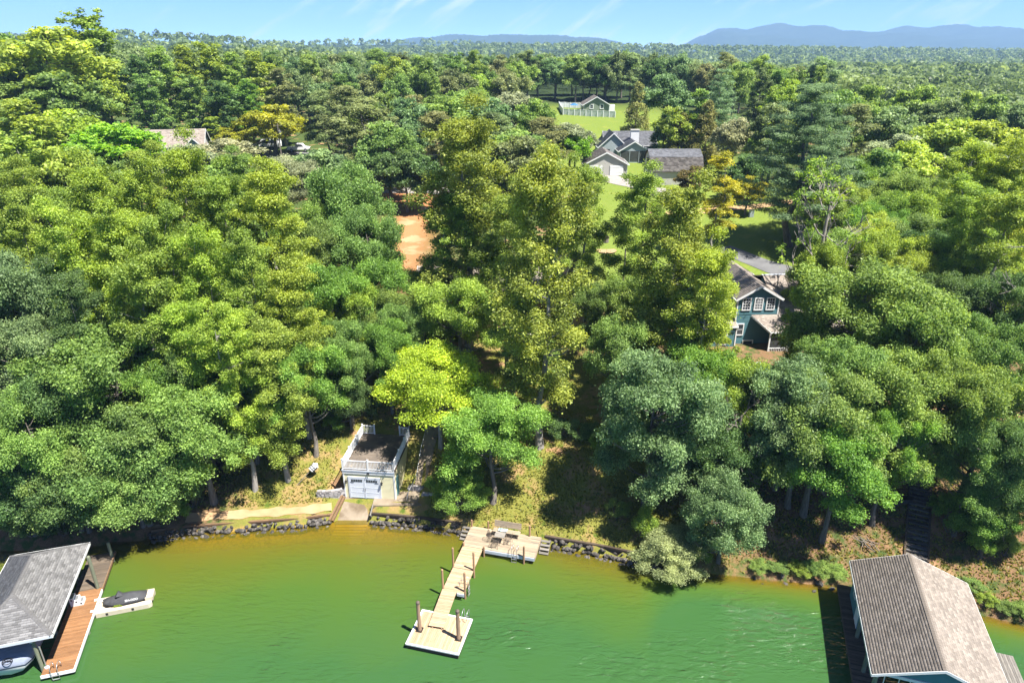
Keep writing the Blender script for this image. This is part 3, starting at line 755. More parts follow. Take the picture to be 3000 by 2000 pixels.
rows('in the fourth row of the left wood', [
    ('poplar', 40, 470, 75, 18, 'yg2'), ('oak', 130, 500, 75, 17, 'yg2'), ('poplar', 220, 480, 85, 20, 'yg'), ('poplar', 330, 490, 75, 20, 'yg'), ('poplar', 430, 450, 85, 22, 'yg'), ('poplar', 520, 500, 75, 20, 'yg2'),
    ('poplar', 620, 490, 85, 21, 'yg'), ('oak', 700, 570, 65, 16, 'oak'), ('oak', 790, 460, 95, 20, 'oak', 'large dark oak left of the red clay track'), ('oak', 840, 550, 80, 16, 'oak'), ('oak', 750, 520, 60, 16, 'oak2')])
rows('in the fifth row of the left wood', [
    ('poplar', 50, 380, 75, 17, 'yg2'), ('oak', 150, 400, 75, 17, 'yg2'), ('oak', 265, 325, 100, 15, 'vivid', 'vivid green oak in front of the tan-roofed house'), ('poplar', 340, 410, 65, 17, 'yg2'), ('oak', 430, 370, 70, 13, 'grey'),
    ('oak', 520, 355, 80, 11, 'grey', 'feathery greyish green tree below the golden tree and power pole'), ('poplar', 560, 420, 65, 17, 'oak2'), ('oak', 650, 400, 75, 13, 'grey'), ('oak', 740, 390, 75, 13, 'bluefar'), ('poplar', 60, 290, 80, 17, 'yg2'), ('oak', 160, 300, 75, 15, 'yg')])
rows('on the upper left rise', [
    ('oak', 130, 165, 120, 26, 'yg2', 'huge rounded tree at upper left standing against the sky'), ('oak', 35, 150, 85, 22, 'oak2'), ('poplar', 215, 150, 65, 26, 'yg2'), ('oak', 50, 215, 80, 18, 'oak'), ('oak', 170, 235, 80, 18, 'oak'),
    ('oak', 250, 235, 55, 16, 'yg2'), ('vpine', 45, 100, 55, 22, 'dull2', 'dark rounded pine on the skyline near the left edge')])
rows('behind the tan-roofed house', [
    ('poplar', 325, 200, 42, 21, 'dark'), ('poplar', 375, 185, 46, 23, 'oak2'), ('poplar', 425, 180, 46, 23, 'yg2'), ('poplar', 480, 175, 46, 24, 'yg2'), ('poplar', 535, 190, 46, 22, 'oak2'), ('poplar', 590, 185, 44, 22, 'yg2'),
    ('poplar', 345, 235, 40, 18, 'oak'), ('poplar', 445, 235, 42, 18, 'oak'), ('poplar', 510, 245, 42, 17, 'dark'), ('poplar', 570, 240, 40, 17, 'green'), ('oak', 650, 200, 46, 18, 'green'), ('oak', 705, 210, 50, 17, 'bluefar'),
    ('oak', 625, 275, 66, 14, 'gold', 'golden green tree beside the power pole with the transformer'), ('oak', 540, 310, 50, 8, 'gold'), ('vpine', 745, 265, 45, 17, 'dull2'), ('slim', 490, 300, 24, 10, 'yg')])
rows('in the wood left of the lawn', [
    ('vpine', 790, 260, 55, 17, 'dull'), ('vpine', 840, 290, 68, 16, 'dull', 'large dull olive pine above the gravel turnaround'), ('oak', 890, 330, 65, 15, 'oak'), ('oak', 930, 380, 55, 12, 'dark'), ('oak', 870, 385, 50, 11, 'dark'), ('oak', 965, 390, 50, 11, 'dark'),
    ('oak', 950, 270, 60, 16, 'bluefar'), ('oak', 1010, 265, 60, 16, 'oak2'), ('oak', 1060, 245, 55, 16, 'oak2'), ('oak', 1120, 260, 60, 15, 'bluefar'), ('vpine', 1010, 310, 55, 14, 'dull'), ('oak', 1180, 245, 62, 15, 'grey'),
    ('oak', 1230, 265, 45, 14, 'oak2'), ('vpine', 1130, 310, 55, 13, 'dull2'), ('vpine', 1250, 315, 58, 12, 'dull'), ('oak', 1190, 355, 32, 8, 'bluefar'), ('oak', 1310, 310, 50, 11, 'grey'), ('oak', 1322, 330, 38, 9, 'vivid'), ('oak', 900, 250, 50, 15, 'oak2'), ('oak', 1250, 380, 50, 12, 'dark')])
rows('round the back lawn', [
    ('oak', 1535, 210, 52, 17, 'bluefar', 'round topped tree at the far end of the lawn'), ('oak', 1562, 280, 48, 13, 'lime', 'pale green round tree right of the lawn'),
    ('cedar', 1525, 312, 32, 11, 'dark'), ('cedar', 1565, 320, 42, 11, 'cedar'), ('cedar', 1620, 310, 40, 14, 'cedar'), ('pine', 1655, 235, 46, 20, 'pine'), ('slim', 1605, 250, 34, 15, 'oak2'), ('oak', 1690, 305, 45, 13, 'grey'), ('oaklow', 1655, 300, 35, 9, 'dull2'),
    ('oak', 1715, 385, 42, 9, 'dark', 'dark bronze magnolia-like tree left of the great pine'), ('oak', 1588, 402, 32, 6.5, 'brown', 'small bronze tree in front of the barn'), ('slim', 1655, 420, 52, 14, 'gold', 'thin golden green tree right of the barn'), ('oak', 1720, 430, 34, 7, 'gold')])
rows('on the right hand slope', [
    ('pine', 1850, 345, 118, 23, 'pine', 'huge blue green white pine with tiered boughs right of the lawn'), ('vpine', 1770, 300, 50, 15, 'dull2'), ('oak', 1925, 250, 52, 17, 'oak'), ('oak', 1985, 245, 55, 17, 'oak2'), ('oak', 2045, 285, 60, 15, 'bluefar'), ('vpine', 1960, 300, 50, 15, 'dull2'),
    ('oak', 2105, 235, 50, 17, 'oak2'), ('oak', 2165, 265, 50, 15, 'dull2'), ('oak', 2215, 250, 45, 16, 'oak2'), ('oak', 2275, 260, 52, 16, 'oak'), ('oak', 2335, 270, 50, 16, 'bluefar'), ('oak', 2060, 350, 60, 12, 'grey', 'hazy grey green round tree right of the great pine'),
    ('oak', 2175, 320, 80, 15, 'lime'), ('oak', 2275, 325, 80, 15, 'lime'), ('oak', 2000, 400, 55, 13, 'oak2'), ('oak', 2135, 400, 65, 13, 'grey'), ('poplar', 2230, 410, 75, 17, 'yg'), ('poplar', 2320, 420, 75, 18, 'yg'), ('oaklow', 2050, 440, 70, 11, 'lime', 'lime green cone of foliage behind the dead tree'),
    ('oak', 2130, 490, 70, 14, 'yg2'), ('poplar', 2220, 510, 75, 17, 'yg2'), ('poplar', 2310, 530, 80, 18, 'yg2'), ('oak', 2040, 540, 60, 11, 'oak'), ('oak', 2120, 580, 65, 12, 'dark'), ('oak', 2220, 620, 70, 13, 'oak'), ('oak', 1985, 490, 38, 9, 'dull2')])
rows('between the two lakeside houses', [
    ('poplar', 1480, 490, 78, 19, 'olive'), ('poplar', 1560, 560, 95, 22, 'olive', 'tall spreading olive green poplar left of the teal house'), ('poplar', 1625, 670, 80, 18, 'yg'), ('oak', 1470, 690, 70, 13, 'oak2'), ('oak', 1545, 720, 85, 14, 'yg2'), ('slim', 1655, 770, 40, 12, 'yg')])
rows('round the hidden house', [
    ('poplar', 1068, 395, 112, 25, 'olive', 'tallest yellow green poplar right of the clay track'), ('poplar', 1050, 540, 85, 17, 'yg2'), ('poplar', 1165, 540, 70, 19, 'olive'), ('poplar', 1345, 470, 62, 19, 'olive'), ('oak', 1060, 695, 90, 13, 'yg2', 'light green tree in front of the grey roof, above the chartreuse maple'),
    ('oak', 965, 660, 50, 11, 'oak2'), ('oak', 1225, 800, 60, 9, 'oak2'), ('oak', 1375, 700, 48, 11, 'oak')])
rows('on the shore lawn', [
    ('maple', 1005, 878, 122, 11, 'bright', 'bright chartreuse maple behind the yellow boathouse'), ('oak', 1130, 975, 100, 11.5, 'green', 'rich green tree on the lawn right of the yellow boathouse'), ('oaklow', 1050, 1115, 62, 4.6, 'green', 'small spreading green tree between the boathouse and the stone wall'),
    ('oak', 1505, 905, 122, 16, 'blue', 'massive bluish green oak above the dock platform'), ('oaklow', 1520, 1030, 105, 9.5, 'blue'), ('oak', 1430, 790, 75, 13, 'oak'), ('oak', 1600, 860, 80, 13, 'green'), ('oak', 1690, 890, 78, 12, 'yg2'),
    ('oaklow', 1650, 1030, 85, 9, 'dark')])
rows('on the right shore', [
    ('oak', 2000, 690, 135, 16, 'oak2', 'wide fresh green oak right of the teal house'), ('oak', 2110, 760, 105, 15, 'oak2'), ('oak', 1880, 830, 60, 11, 'oak'), ('oak', 1865, 770, 58, 9, 'oak2'), ('slim', 1842, 700, 34, 13, 'yg2'), ('oak', 1960, 860, 100, 14, 'oak'), ('oak', 1850, 950, 100, 13, 'blue'), ('oak', 2060, 900, 110, 14, 'oak2'),
    ('oak', 2055, 1005, 66, 12, 'green'), ('oak', 2175, 890, 80, 13, 'oak2'), ('oak', 2275, 930, 95, 14, 'oak2', 'full round oak right of the dark hillside steps'), ('oak', 2200, 790, 75, 13, 'oak'), ('oak', 2320, 830, 80, 14, 'oak'), ('oak', 2190, 690, 70, 13, 'dark'), ('oak', 2310, 700, 75, 14, 'dark'),
    ('oak', 2250, 1040, 75, 11, 'oak'), ('oak', 2335, 1040, 75, 12, 'dark'), ('oaklow', 2335, 1160, 65, 7, 'oak'), ('oaklow', 2265, 1175, 68, 5, 'green'), ('shrub', 2200, 1190, 40, 3, 'green')])
# trees whose trunks stand in plain view
plant('poplar', 2.6, 54.4, 26.0, 4.7, 'olive', 'tallest poplar with a bare grey trunk rising from the shore lawn', 'on the shore lawn', 'trees on the shore lawn')
plant('oak', 24.1, 46.3, 14.5, 4.7, 'oak', 'oak with the thick flared trunk left of the dark hillside steps', 'on the right shore', 'trees on the right shore')
plant('oak', 24.9, 44.1, 12.0, 3.9, 'green', 'leaning pale trunked oak nearest the tan-roofed boathouse', 'on the right shore', 'trees on the right shore')
plant('oak', 22.4, 48.6, 13.5, 4.4, 'blue', 'straight narrow trunked oak behind the flared oak', 'on the right shore', 'trees on the right shore')
plant('oaklow', 16.4, 42.9, 8.6, 3.2, 'blue', 'dark bluish bush-like tree overhanging the water', 'on the shore lawn', 'trees on the shore lawn')
plant('oaklow', 12.3, 42.75, 4.0, 2.9, 'pale', 'pale silvery green bush overhanging the lake edge', 'on the shore lawn', 'trees on the shore lawn')
plant('oaklow', -31.2, 47.0, 9.0, 4.4, 'oak', 'low oak at the left end of the rubble stone edge', 'along the left shore over the water', 'trees along the left shore over the water')
plant('oaklow', -36.0, 46.3, 8.5, 4.2, 'dark', 'low dark oak behind the back of the grey-roofed boathouse', 'along the left shore over the water', 'trees along the left shore over the water')
plant('cedar', 31.4, 180, 14.8, 4.3, 'cedar', 'tall shaggy cedar standing alone on the lawn behind the grey house', 'round the back lawn', 'trees round the back lawn')
plant('slim', 0.3, 58.6, 15, 2.6, 'oak2', 'slender tree beside the small wooden garden steps', 'on the shore lawn', 'trees on the shore lawn')

# woods along the far ridge
def ridge():
    rr = random.Random(5)
    for k, (ybase, n, H) in enumerate([(200, 24, 16), (174, 30, 17), (158, 34, 17)]):
        for i in range(n):
            px = 610 + (1900 - 610) * (i + rr.uniform(.1, .9)) / n
            py = ybase + rr.uniform(-7, 7) + (10 if px > 1500 else 0) + (14 if 1700 < px else 0)
            if k == 0 and 1270 < px < 1420: py -= 14
            kind = rr.choice(['vpine', 'oak', 'oak', 'poplar', 'poplar']); colour = rr.choice(['dull', 'dull2', 'oak', 'oak2', 'oak', 'bluefar', 'dark', 'yg2'])
            crown_at(kind, px, py, rr.uniform(31, 43) - 3 * k, H * rr.uniform(.9, 1.12), colour, region=('in the ridge front row', 'in the ridge middle row', 'in the ridge back row')[k], group='trees along the ridge')
ridge()
WINDOWS = [(335, 470, 290, 345), (590, 770, 320, 362), (880, 1010, 420, 620), (1340, 1430, 520, 640), (1660, 1830, 560, 850), (1540, 1800, 425, 510), (1270, 1620, 225, 420), (1100, 1170, 640, 690)]
def deep_woods():
    rr = random.Random(31)
    for (xa, xb, ya, yb, n, reg, cols) in ((0, 900, 270, 860, 52, 'deep in the left wood', ['yg2', 'oak2', 'oak', 'yg', 'green']), (1700, 2352, 250, 640, 46, 'deep in the right wood', ['oak2', 'oak', 'lime', 'yg2', 'grey', 'green']), (780, 1270, 215, 400, 16, 'deep in the middle wood', ['oak2', 'dull', 'bluefar', 'oak'])):
        k = 0
        while k < n:
            px, py = rr.uniform(xa, xb), ya + (yb - ya) * (k + rr.random()) / n; r = rr.uniform(52, 74) * (.7 if py < 330 else 1)
            k += 1
            if any(px + r * .9 > w[0] and px - r * .9 < w[1] and py + r * 1.6 > w[2] and py - r * .8 < w[3] for w in WINDOWS): continue
            crown_at('oak', px, py, r, rr.uniform(11, 14.5), rr.choice(cols), region=reg, group='trees ' + reg)
deep_woods()
def lawn_backdrop():
    rr = random.Random(12)
    for k in range(22):
        x = -4 + 70 * (k % 11 + rr.uniform(.1, .9)) / 11; y = 258 + 16 * (k // 11) + rr.uniform(-3, 3) + (10 if x < 34 else 0)
        plant(rr.choice(['oak', 'oaklow', 'oaklow', 'vpine']), x, y, rr.uniform(13, 18), rr.uniform(4.8, 6.2), rr.choice(['oak', 'dark', 'oak2', 'bluefar', 'dull2']), None, 'backing the far lawn', 'trees backing the far lawn')
lawn_backdrop()
def understory():
    rr = random.Random(9); n = 0
    for px, py, c in [(400, 1165, 'green'), (440, 1130, 'oak'), (470, 1085, 'green'), (500, 1040, 'oak'), (350, 1190, 'dark'), (540, 1010, 'green'), (30, 1265, 'dark'), (90, 1240, 'dark'), (140, 1215, 'dark'), (230, 1190, 'green'), (1600, 1290, 'green'), (2260, 1245, 'green'), (2320, 1250, 'oak2'), (2180, 1160, 'green'), (1740, 1180, 'dark'), (1700, 1120, 'dark'), (1735, 1090, 'green'), (640, 960, 'green'), (610, 1010, 'green'),
                     (770, 960, 'green'), (745, 940, 'dark'), (1290, 980, 'dark'), (1340, 990, 'dark'), (1390, 1010, 'green'), (1290, 860, 'dark'), (850, 930, 'dark'), (1420, 1170, 'oak2'), (1480, 1200, 'yg2'), (2150, 1070, 'green'), (2280, 1110, 'dark')]:
        crown_at('shrub', px, py, rr.uniform(26, 40), rr.uniform(1.6, 3.0), c, region='of the undergrowth beneath the trees', group='undergrowth shrubs')
    for px, py in [(1745, 1305), (1790, 1300), (1840, 1318), (1890, 1322), (1930, 1330), (2270, 1385), (2310, 1400), (2345, 1405), (2230, 1340), (1865, 1300)]:
        crown_at('shrub', px, py, rr.uniform(18, 28), rr.uniform(.6, 1.1), rr.choice(['yg2', 'oak', 'oak2']), region='on the weedy right bank', group='low bank shrubs')
understory()

# ------------------------------------------------------------------ dead trees
def dead_tree(name, base, H, label, seed, spread=.55, leaves=0, colour='yg2', mat='deadwood', lean=(0, 0), start=.3):
    rng = np.random.default_rng(seed); e = thing(name, label, 'tree', (base[0], base[1], gz(base[0], base[1]) - .1))
    mb = MB(); tips = []
    def grow(p, d, L_, r, lv):
        q = p + d * L_
        mid = p.lerp(q, .5) + Vector(rng.normal(size=3)) * L_ * .05
        mb.tube([p, mid, q], [r, r * .8, r * .58], 6 if lv < 2 else 4, cap=False)
        if lv >= 4 or L_ < .35: tips.append(q); return
        k = 2 if lv else 3
        for i in range(k + (rng.random() < .5)):
            nd = (d + Vector(rng.normal(size=3)) * spread + Vector((0, 0, .18))).normalized()
            grow(p.lerp(q, rng.uniform(.55, 1)) if i else q, nd, L_ * rng.uniform(.58, .82), r * rng.uniform(.55, .7), lv + 1)
    pts = [Vector((lean[0] * t * H, lean[1] * t * H, H * t * .75)) + Vector((*(rng.normal(size=2) * .08 * (t > 0)), 0)) for t in np.linspace(0, 1, 6)]
    mb.tube(pts, [.34, .30, .26, .22, .17, .10], 8, cap=False)
    for t in np.linspace(start, 1, 11):
        f = t * 5; i0 = min(4, int(f)); p = pts[i0].lerp(pts[i0 + 1], f - i0); a = rng.uniform(0, 6.28)
        grow(p, Vector((math.cos(a), math.sin(a), .55 + .5 * t)).normalized(), H * .16 * (1.15 - .55 * t), .125 * (1.2 - .6 * t), 1)
    mb.build('trunk', M[mat], e, smooth=True)
    if leaves:
        c_ = [t for t in tips if rng.random() < .5] or tips
        v, ti = leaf_arrays([tuple(c) for c in c_], [.45] * len(c_), .8, leaves, .28, rng)
        o = link('crown', leaf_mesh('crown', v, ti), e); c = COLR[colour]; o.color = (*c, 1)
    return e
p = ground(1850, 775); dead_tree('dead_tree', (p.x, p.y), 22, 'bare grey dying tree in front of the teal house drive', 21, leaves=2600)
p = ground(2292, 900); dead_tree('dead_tree', (p.x, p.y), 20, 'bleached dead tree near the right edge of the wood', 22)
p = ground(1672, 1150); dead_tree('dead_tree', (p.x, p.y), 11, 'snag with bare twigs among the dark shore trees', 23, mat='bark', start=.2)
p = ground(1800, 800); dead_tree('dead_tree', (p.x, p.y), 5, 'low dead branches beside the teal house porch', 24, start=.2)

# ------------------------------------------------------------------ the distant woods (one mass of crowns)
def far_forest():
    rng = np.random.default_rng(77)
    def scatter(n, ylo, yhi, power, nq, rad, qs, xr):
        Y = ylo + (yhi - ylo) * rng.random(n) ** power
        X = (rng.random(n) * 2 - 1) * Y * xr
        if ylo < 300:
            k = ~((X > -150) & (X < 72) & (Y < 300)) & ~((X < -60) & (Y < 270)); X, Y = X[k], Y[k]; n = len(X)
        Z = terrain(X, Y)
        q = np.stack([X, Y, Z], 1)
        r = rad * rng.uniform(.75, 1.3, n); hgt = rng.uniform(13, 20, n) * (.72 if ylo < 400 else 1)
        d = rng.normal(size=(n, nq, 3)); d /= np.linalg.norm(d, axis=2)[..., None]; d[..., 2] = np.abs(d[..., 2]) * 1.0 - .15
        pos = q[:, None, :] + d * r[:, None, None] * np.array([1, 1, 1.05]); pos[..., 2] += (hgt - r)[:, None]
        nr = d + rng.normal(size=(n, nq, 3)) * .45; nr /= np.linalg.norm(nr, axis=2)[..., None]
        t = np.cross(nr, rng.normal(size=(n, nq, 3))); t /= np.linalg.norm(t, axis=2)[..., None]; b = np.cross(nr, t)
        s = qs * rng.uniform(.7, 1.4, (n, nq, 1))
        v = np.stack([pos - t * s / 2, pos + b * s * .42, pos + t * s / 2, pos - b * s * .42], 2).reshape(-1, 3)
        ti = np.clip(.5 + (rng.normal(size=n) * .2)[:, None] + rng.normal(size=(n, nq)) * .12, 0, 1).reshape(-1)
        return v, ti
    A = [scatter(620, 225, 350, 1., 190, 5.2, 1.1, .74), scatter(850, 350, 560, 1., 80, 5.6, 1.9, .74), scatter(1900, 560, 1000, 1., 38, 6.2, 3.1, .74), scatter(3000, 1000, 2100, 1.0, 18, 7.2, 5.2, .74), scatter(2000, 2100, 4200, 1., 10, 10, 10., .74)]
    v = np.concatenate([a[0] for a in A]); ti = np.concatenate([a[1] for a in A])
    o = link('woodland', leaf_mesh('woodland', v, ti)); o.color = (.16, .22, .075, 1)
    tag(o, 'distant woods covering the hills beyond the ridge', 'woodland', kind='stuff')
far_forest()

def label_trees():
    by = {}
    for e, kind, colour, region in TREES:
        if not e.get('label'): by.setdefault(region, []).append((e, kind, colour))
    ords = ['first', 'second', 'third', 'fourth', 'fifth', 'sixth', 'seventh', 'eighth', 'ninth', 'tenth', 'eleventh', 'twelfth'] 
    def word(i, n):
        if i < 12 and i <= n - 1 - i or n == 1: return ('leftmost' if i == 0 else ords[i] + ' from the left')
        j = n - 1 - i
        if j < 12: return 'rightmost' if j == 0 else ords[j] + ' from the right'
        return '%d from the left' % (i + 1)
    for reg, l in by.items():
        kinds = {}
        for e, kind, colour in l: kinds.setdefault((KWORD[kind][1], WORD[colour]), []).append((e, kind, colour))
        for (kw_, cw), m in kinds.items():
            m.sort(key=lambda t: proj(t[0].location)[0])
            for i, (e, kind, colour) in enumerate(m):
                e['label'] = ('%s %s %s' % (cw, kw_, reg)) + ('' if len(m) == 1 else ', %s' % word(i, len(m)))
label_trees()
# ================================================================== roof and wall builders
def inside(poly, x, y):
    n = len(poly); c = False
    for i in range(n):
        (x1, y1), (x2, y2) = poly[i], poly[(i + 1) % n]
        if (y1 > y) != (y2 > y) and x < (x2 - x1) * (y - y1) / (y2 - y1) + x1: c = not c
    return c
def shingles(name, corners, mat, parent, tw=.30, th=.16, butt=.018, seed=1, thick=.09):
    """a roof plane: a thin slab plus overlapping shingle tabs, corners[0]->[1] is the eave"""
    q = [Vector(c) for c in corners]; u = (q[1] - q[0]).normalized(); nrm = u.cross(q[2] - q[0]).normalized()
    if nrm.z < 0: nrm = -nrm
    v = nrm.cross(u).normalized()
    if v.z < 0: v = -v
    P2 = [((c - q[0]).dot(u), (c - q[0]).dot(v)) for c in q]
    MB().slab(q, thick).build(name, M['underlay'], parent)
    umin, umax = min(p[0] for p in P2), max(p[0] for p in P2); vmax = max(p[1] for p in P2)
    rr = random.Random(seed); V, Fq, T = [], [], []
    row = 0; b = 0.0
    while b < vmax - .02:
        off = (row % 2) * tw / 2; a = umin - tw + off
        while a < umax:
            a0, a1 = max(a, umin), min(a + tw - .008, umax); v1 = min(b + th + .02, vmax)
            if a1 - a0 > .03:
                mid = (a0 + a1) / 2; w0 = [x for x in (a0, a1)]
                # clip the tab sideways to the roof polygon
                lo, hi = None, None
                for k in range(9):
                    x = a0 + (a1 - a0) * k / 8
                    if inside(P2, x, b + th * .4):
                        lo = x if lo is None else lo; hi = x
                if lo is not None and hi - lo > .02:
                    n0 = len(V); lift = rr.uniform(.6, 1.3) * butt
                    for (x, y, h) in ((lo, b, lift), (hi, b, lift), (hi, v1, .004), (lo, v1, .004), (lo, b, .001), (hi, b, .001)):
                        V.append(q[0] + u * x + v * y + nrm * (h + .003))
                    Fq += [(n0, n0 + 1, n0 + 2, n0 + 3), (n0 + 4, n0 + 5, n0 + 1, n0)]
                    t = rr.random(); T += [t, t]
            a += tw
        b += th; row += 1
    me = quads_mesh('shingle_courses', np.array([tuple(p) for p in V]), np.array(Fq))
    al = me.attributes.new('tint', 'FLOAT', 'FACE'); al.data.foreach_set('value', np.array(T, np.float32))
    o = link('shingle_courses', me, parent, mat=M[mat]); o['kind'] = 'stuff'
    return o
def siding(name, mat, parent, x0, x1, z0, z1, y, course=.13, facing=-1, Mx=None, top=None):
    """lap siding boards on a wall in the plane y; top(x0,x1,z) may trim the run of a board to a gable"""
    mb = MB(); z = z0
    while z < z1 - .01:
        ze = min(z + course, z1); a, b = x0, x1
        if top: a, b = top(ze)
        if b - a > .05:
            o1, o2 = facing * .030, facing * .012
            vs = [(a, y + o1, z), (b, y + o1, z), (b, y + o2, ze), (a, y + o2, ze), (a, y, z), (b, y, z), (b, y, ze), (a, y, ze)]
            if Mx is not None: vs = [Mx @ Vector(p) for p in vs]
            mb.add(vs, [(0, 1, 2, 3), (0, 4, 5, 1), (3, 2, 6, 7), (0, 3, 7, 4), (1, 5, 6, 2)])
        z = ze
    return mb.build(name, M[mat], parent)
def side_M(x): return Matrix(((0, 1, 0, x), (1, 0, 0, 0), (0, 0, 1, 0), (0, 0, 0, 1)))      # swaps the wall plane to x = const
def window(parent, x, z, w, h, y, mat='white', grid=(2, 3), glass='glass', fw=.08, Mx=None, name='window'):
    """frame, pane and muntins on a wall facing -y"""
    f = MB()
    for a in ((x - w / 2 - fw, x + w / 2 + fw, z - fw, z), (x - w / 2 - fw, x + w / 2 + fw, z + h, z + h + fw), (x - w / 2 - fw, x - w / 2, z, z + h), (x + w / 2, x + w / 2 + fw, z, z + h)):
        f.box(a[0], a[1], y - .075, y + .02, a[2], a[3], M=Mx)
    o = f.build(name, M[mat], parent)
    boxpart('pane', M[glass], o, x - w / 2, x + w / 2, y - .035, y - .005, z, z + h, M=Mx)
    g = MB()
    for i in range(1, grid[0]): g.box(x - w / 2 + w * i / grid[0] - .018, x - w / 2 + w * i / grid[0] + .018, y - .058, y - .036, z, z + h, M=Mx)
    for j in range(1, grid[1]): g.box(x - w / 2, x + w / 2, y - .056, y - .0365, z + h * j / grid[1] - .018, z + h * j / grid[1] + .018, M=Mx)
    if g.v: g.build('muntin', M[mat], o)
    return o
_pl = {}
def plank(name, mat, parent, L_, W_, T_, loc, rz=0., rot=None):
    """one board, length along its own x; boards of one size share a mesh"""
    k = (mat, round(L_, 3), round(W_, 3), round(T_, 3))
    if k not in _pl:
        b = min(.008, W_ * .1); mb = MB(); l, w, t = L_ / 2, W_ / 2, T_ / 2
        mb.prism([(-w, -t), (w, -t), (w, t - b), (w - b, t), (-w + b, t), (-w, t - b)], 'x', -l, l)
        _pl[k] = mb.mesh(name, M[mat])
    return link(name, _pl[k], parent, loc, rot or (0, 0, rz))
def ladder(parent, x, y, ztop, zbot, w, nx, ny, name='ladder', n=4, hook=.45):
    """pair of tubular rails with hoop handles; (nx, ny) points out from the dock"""
    tx, ty = -ny, nx; mb = MB()
    for s in (-1, 1):
        px, py = x + tx * s * w / 2, y + ty * s * w / 2
        pts = [(px - nx * hook, py - ny * hook, ztop - .55), (px - nx * hook, py - ny * hook, ztop - .15)]
        for k in range(7):
            a = math.pi * (1 - k / 6); pts.append((px + nx * (-hook / 2 + .1 + math.cos(a) * (hook / 2 + .1)), py + ny * (-hook / 2 + .1 + math.cos(a) * (hook / 2 + .1)), ztop - .15 + math.sin(a) * .22))
        pts.append((px + nx * .2, py + ny * .2, zbot)); mb.tube(pts, .022, 6)
    o = mb.build(name, M['metal'], parent, smooth=True)
    for i in range(n):
        z = zbot + .08 + (ztop - .5 - zbot) * i / n
        MB().bar((x + nx * .2 - tx * w / 2, y + ny * .2 - ty * w / 2, z), (x + nx * .2 + tx * w / 2, y + ny * .2 + ty * w / 2, z), .07, .03).build('rung', M['metal'], o)
    return o
def post(parent, x, y, z0, z1, r=.085, mat='post', name='post', cap=True, n=10):
    mb = MB(); mb.tube([(x, y, z0), (x, y, z1 - .05), (x, y, z1)], [r, r * .96, r * .72], n); return mb.build(name, M[mat], parent, smooth=False)

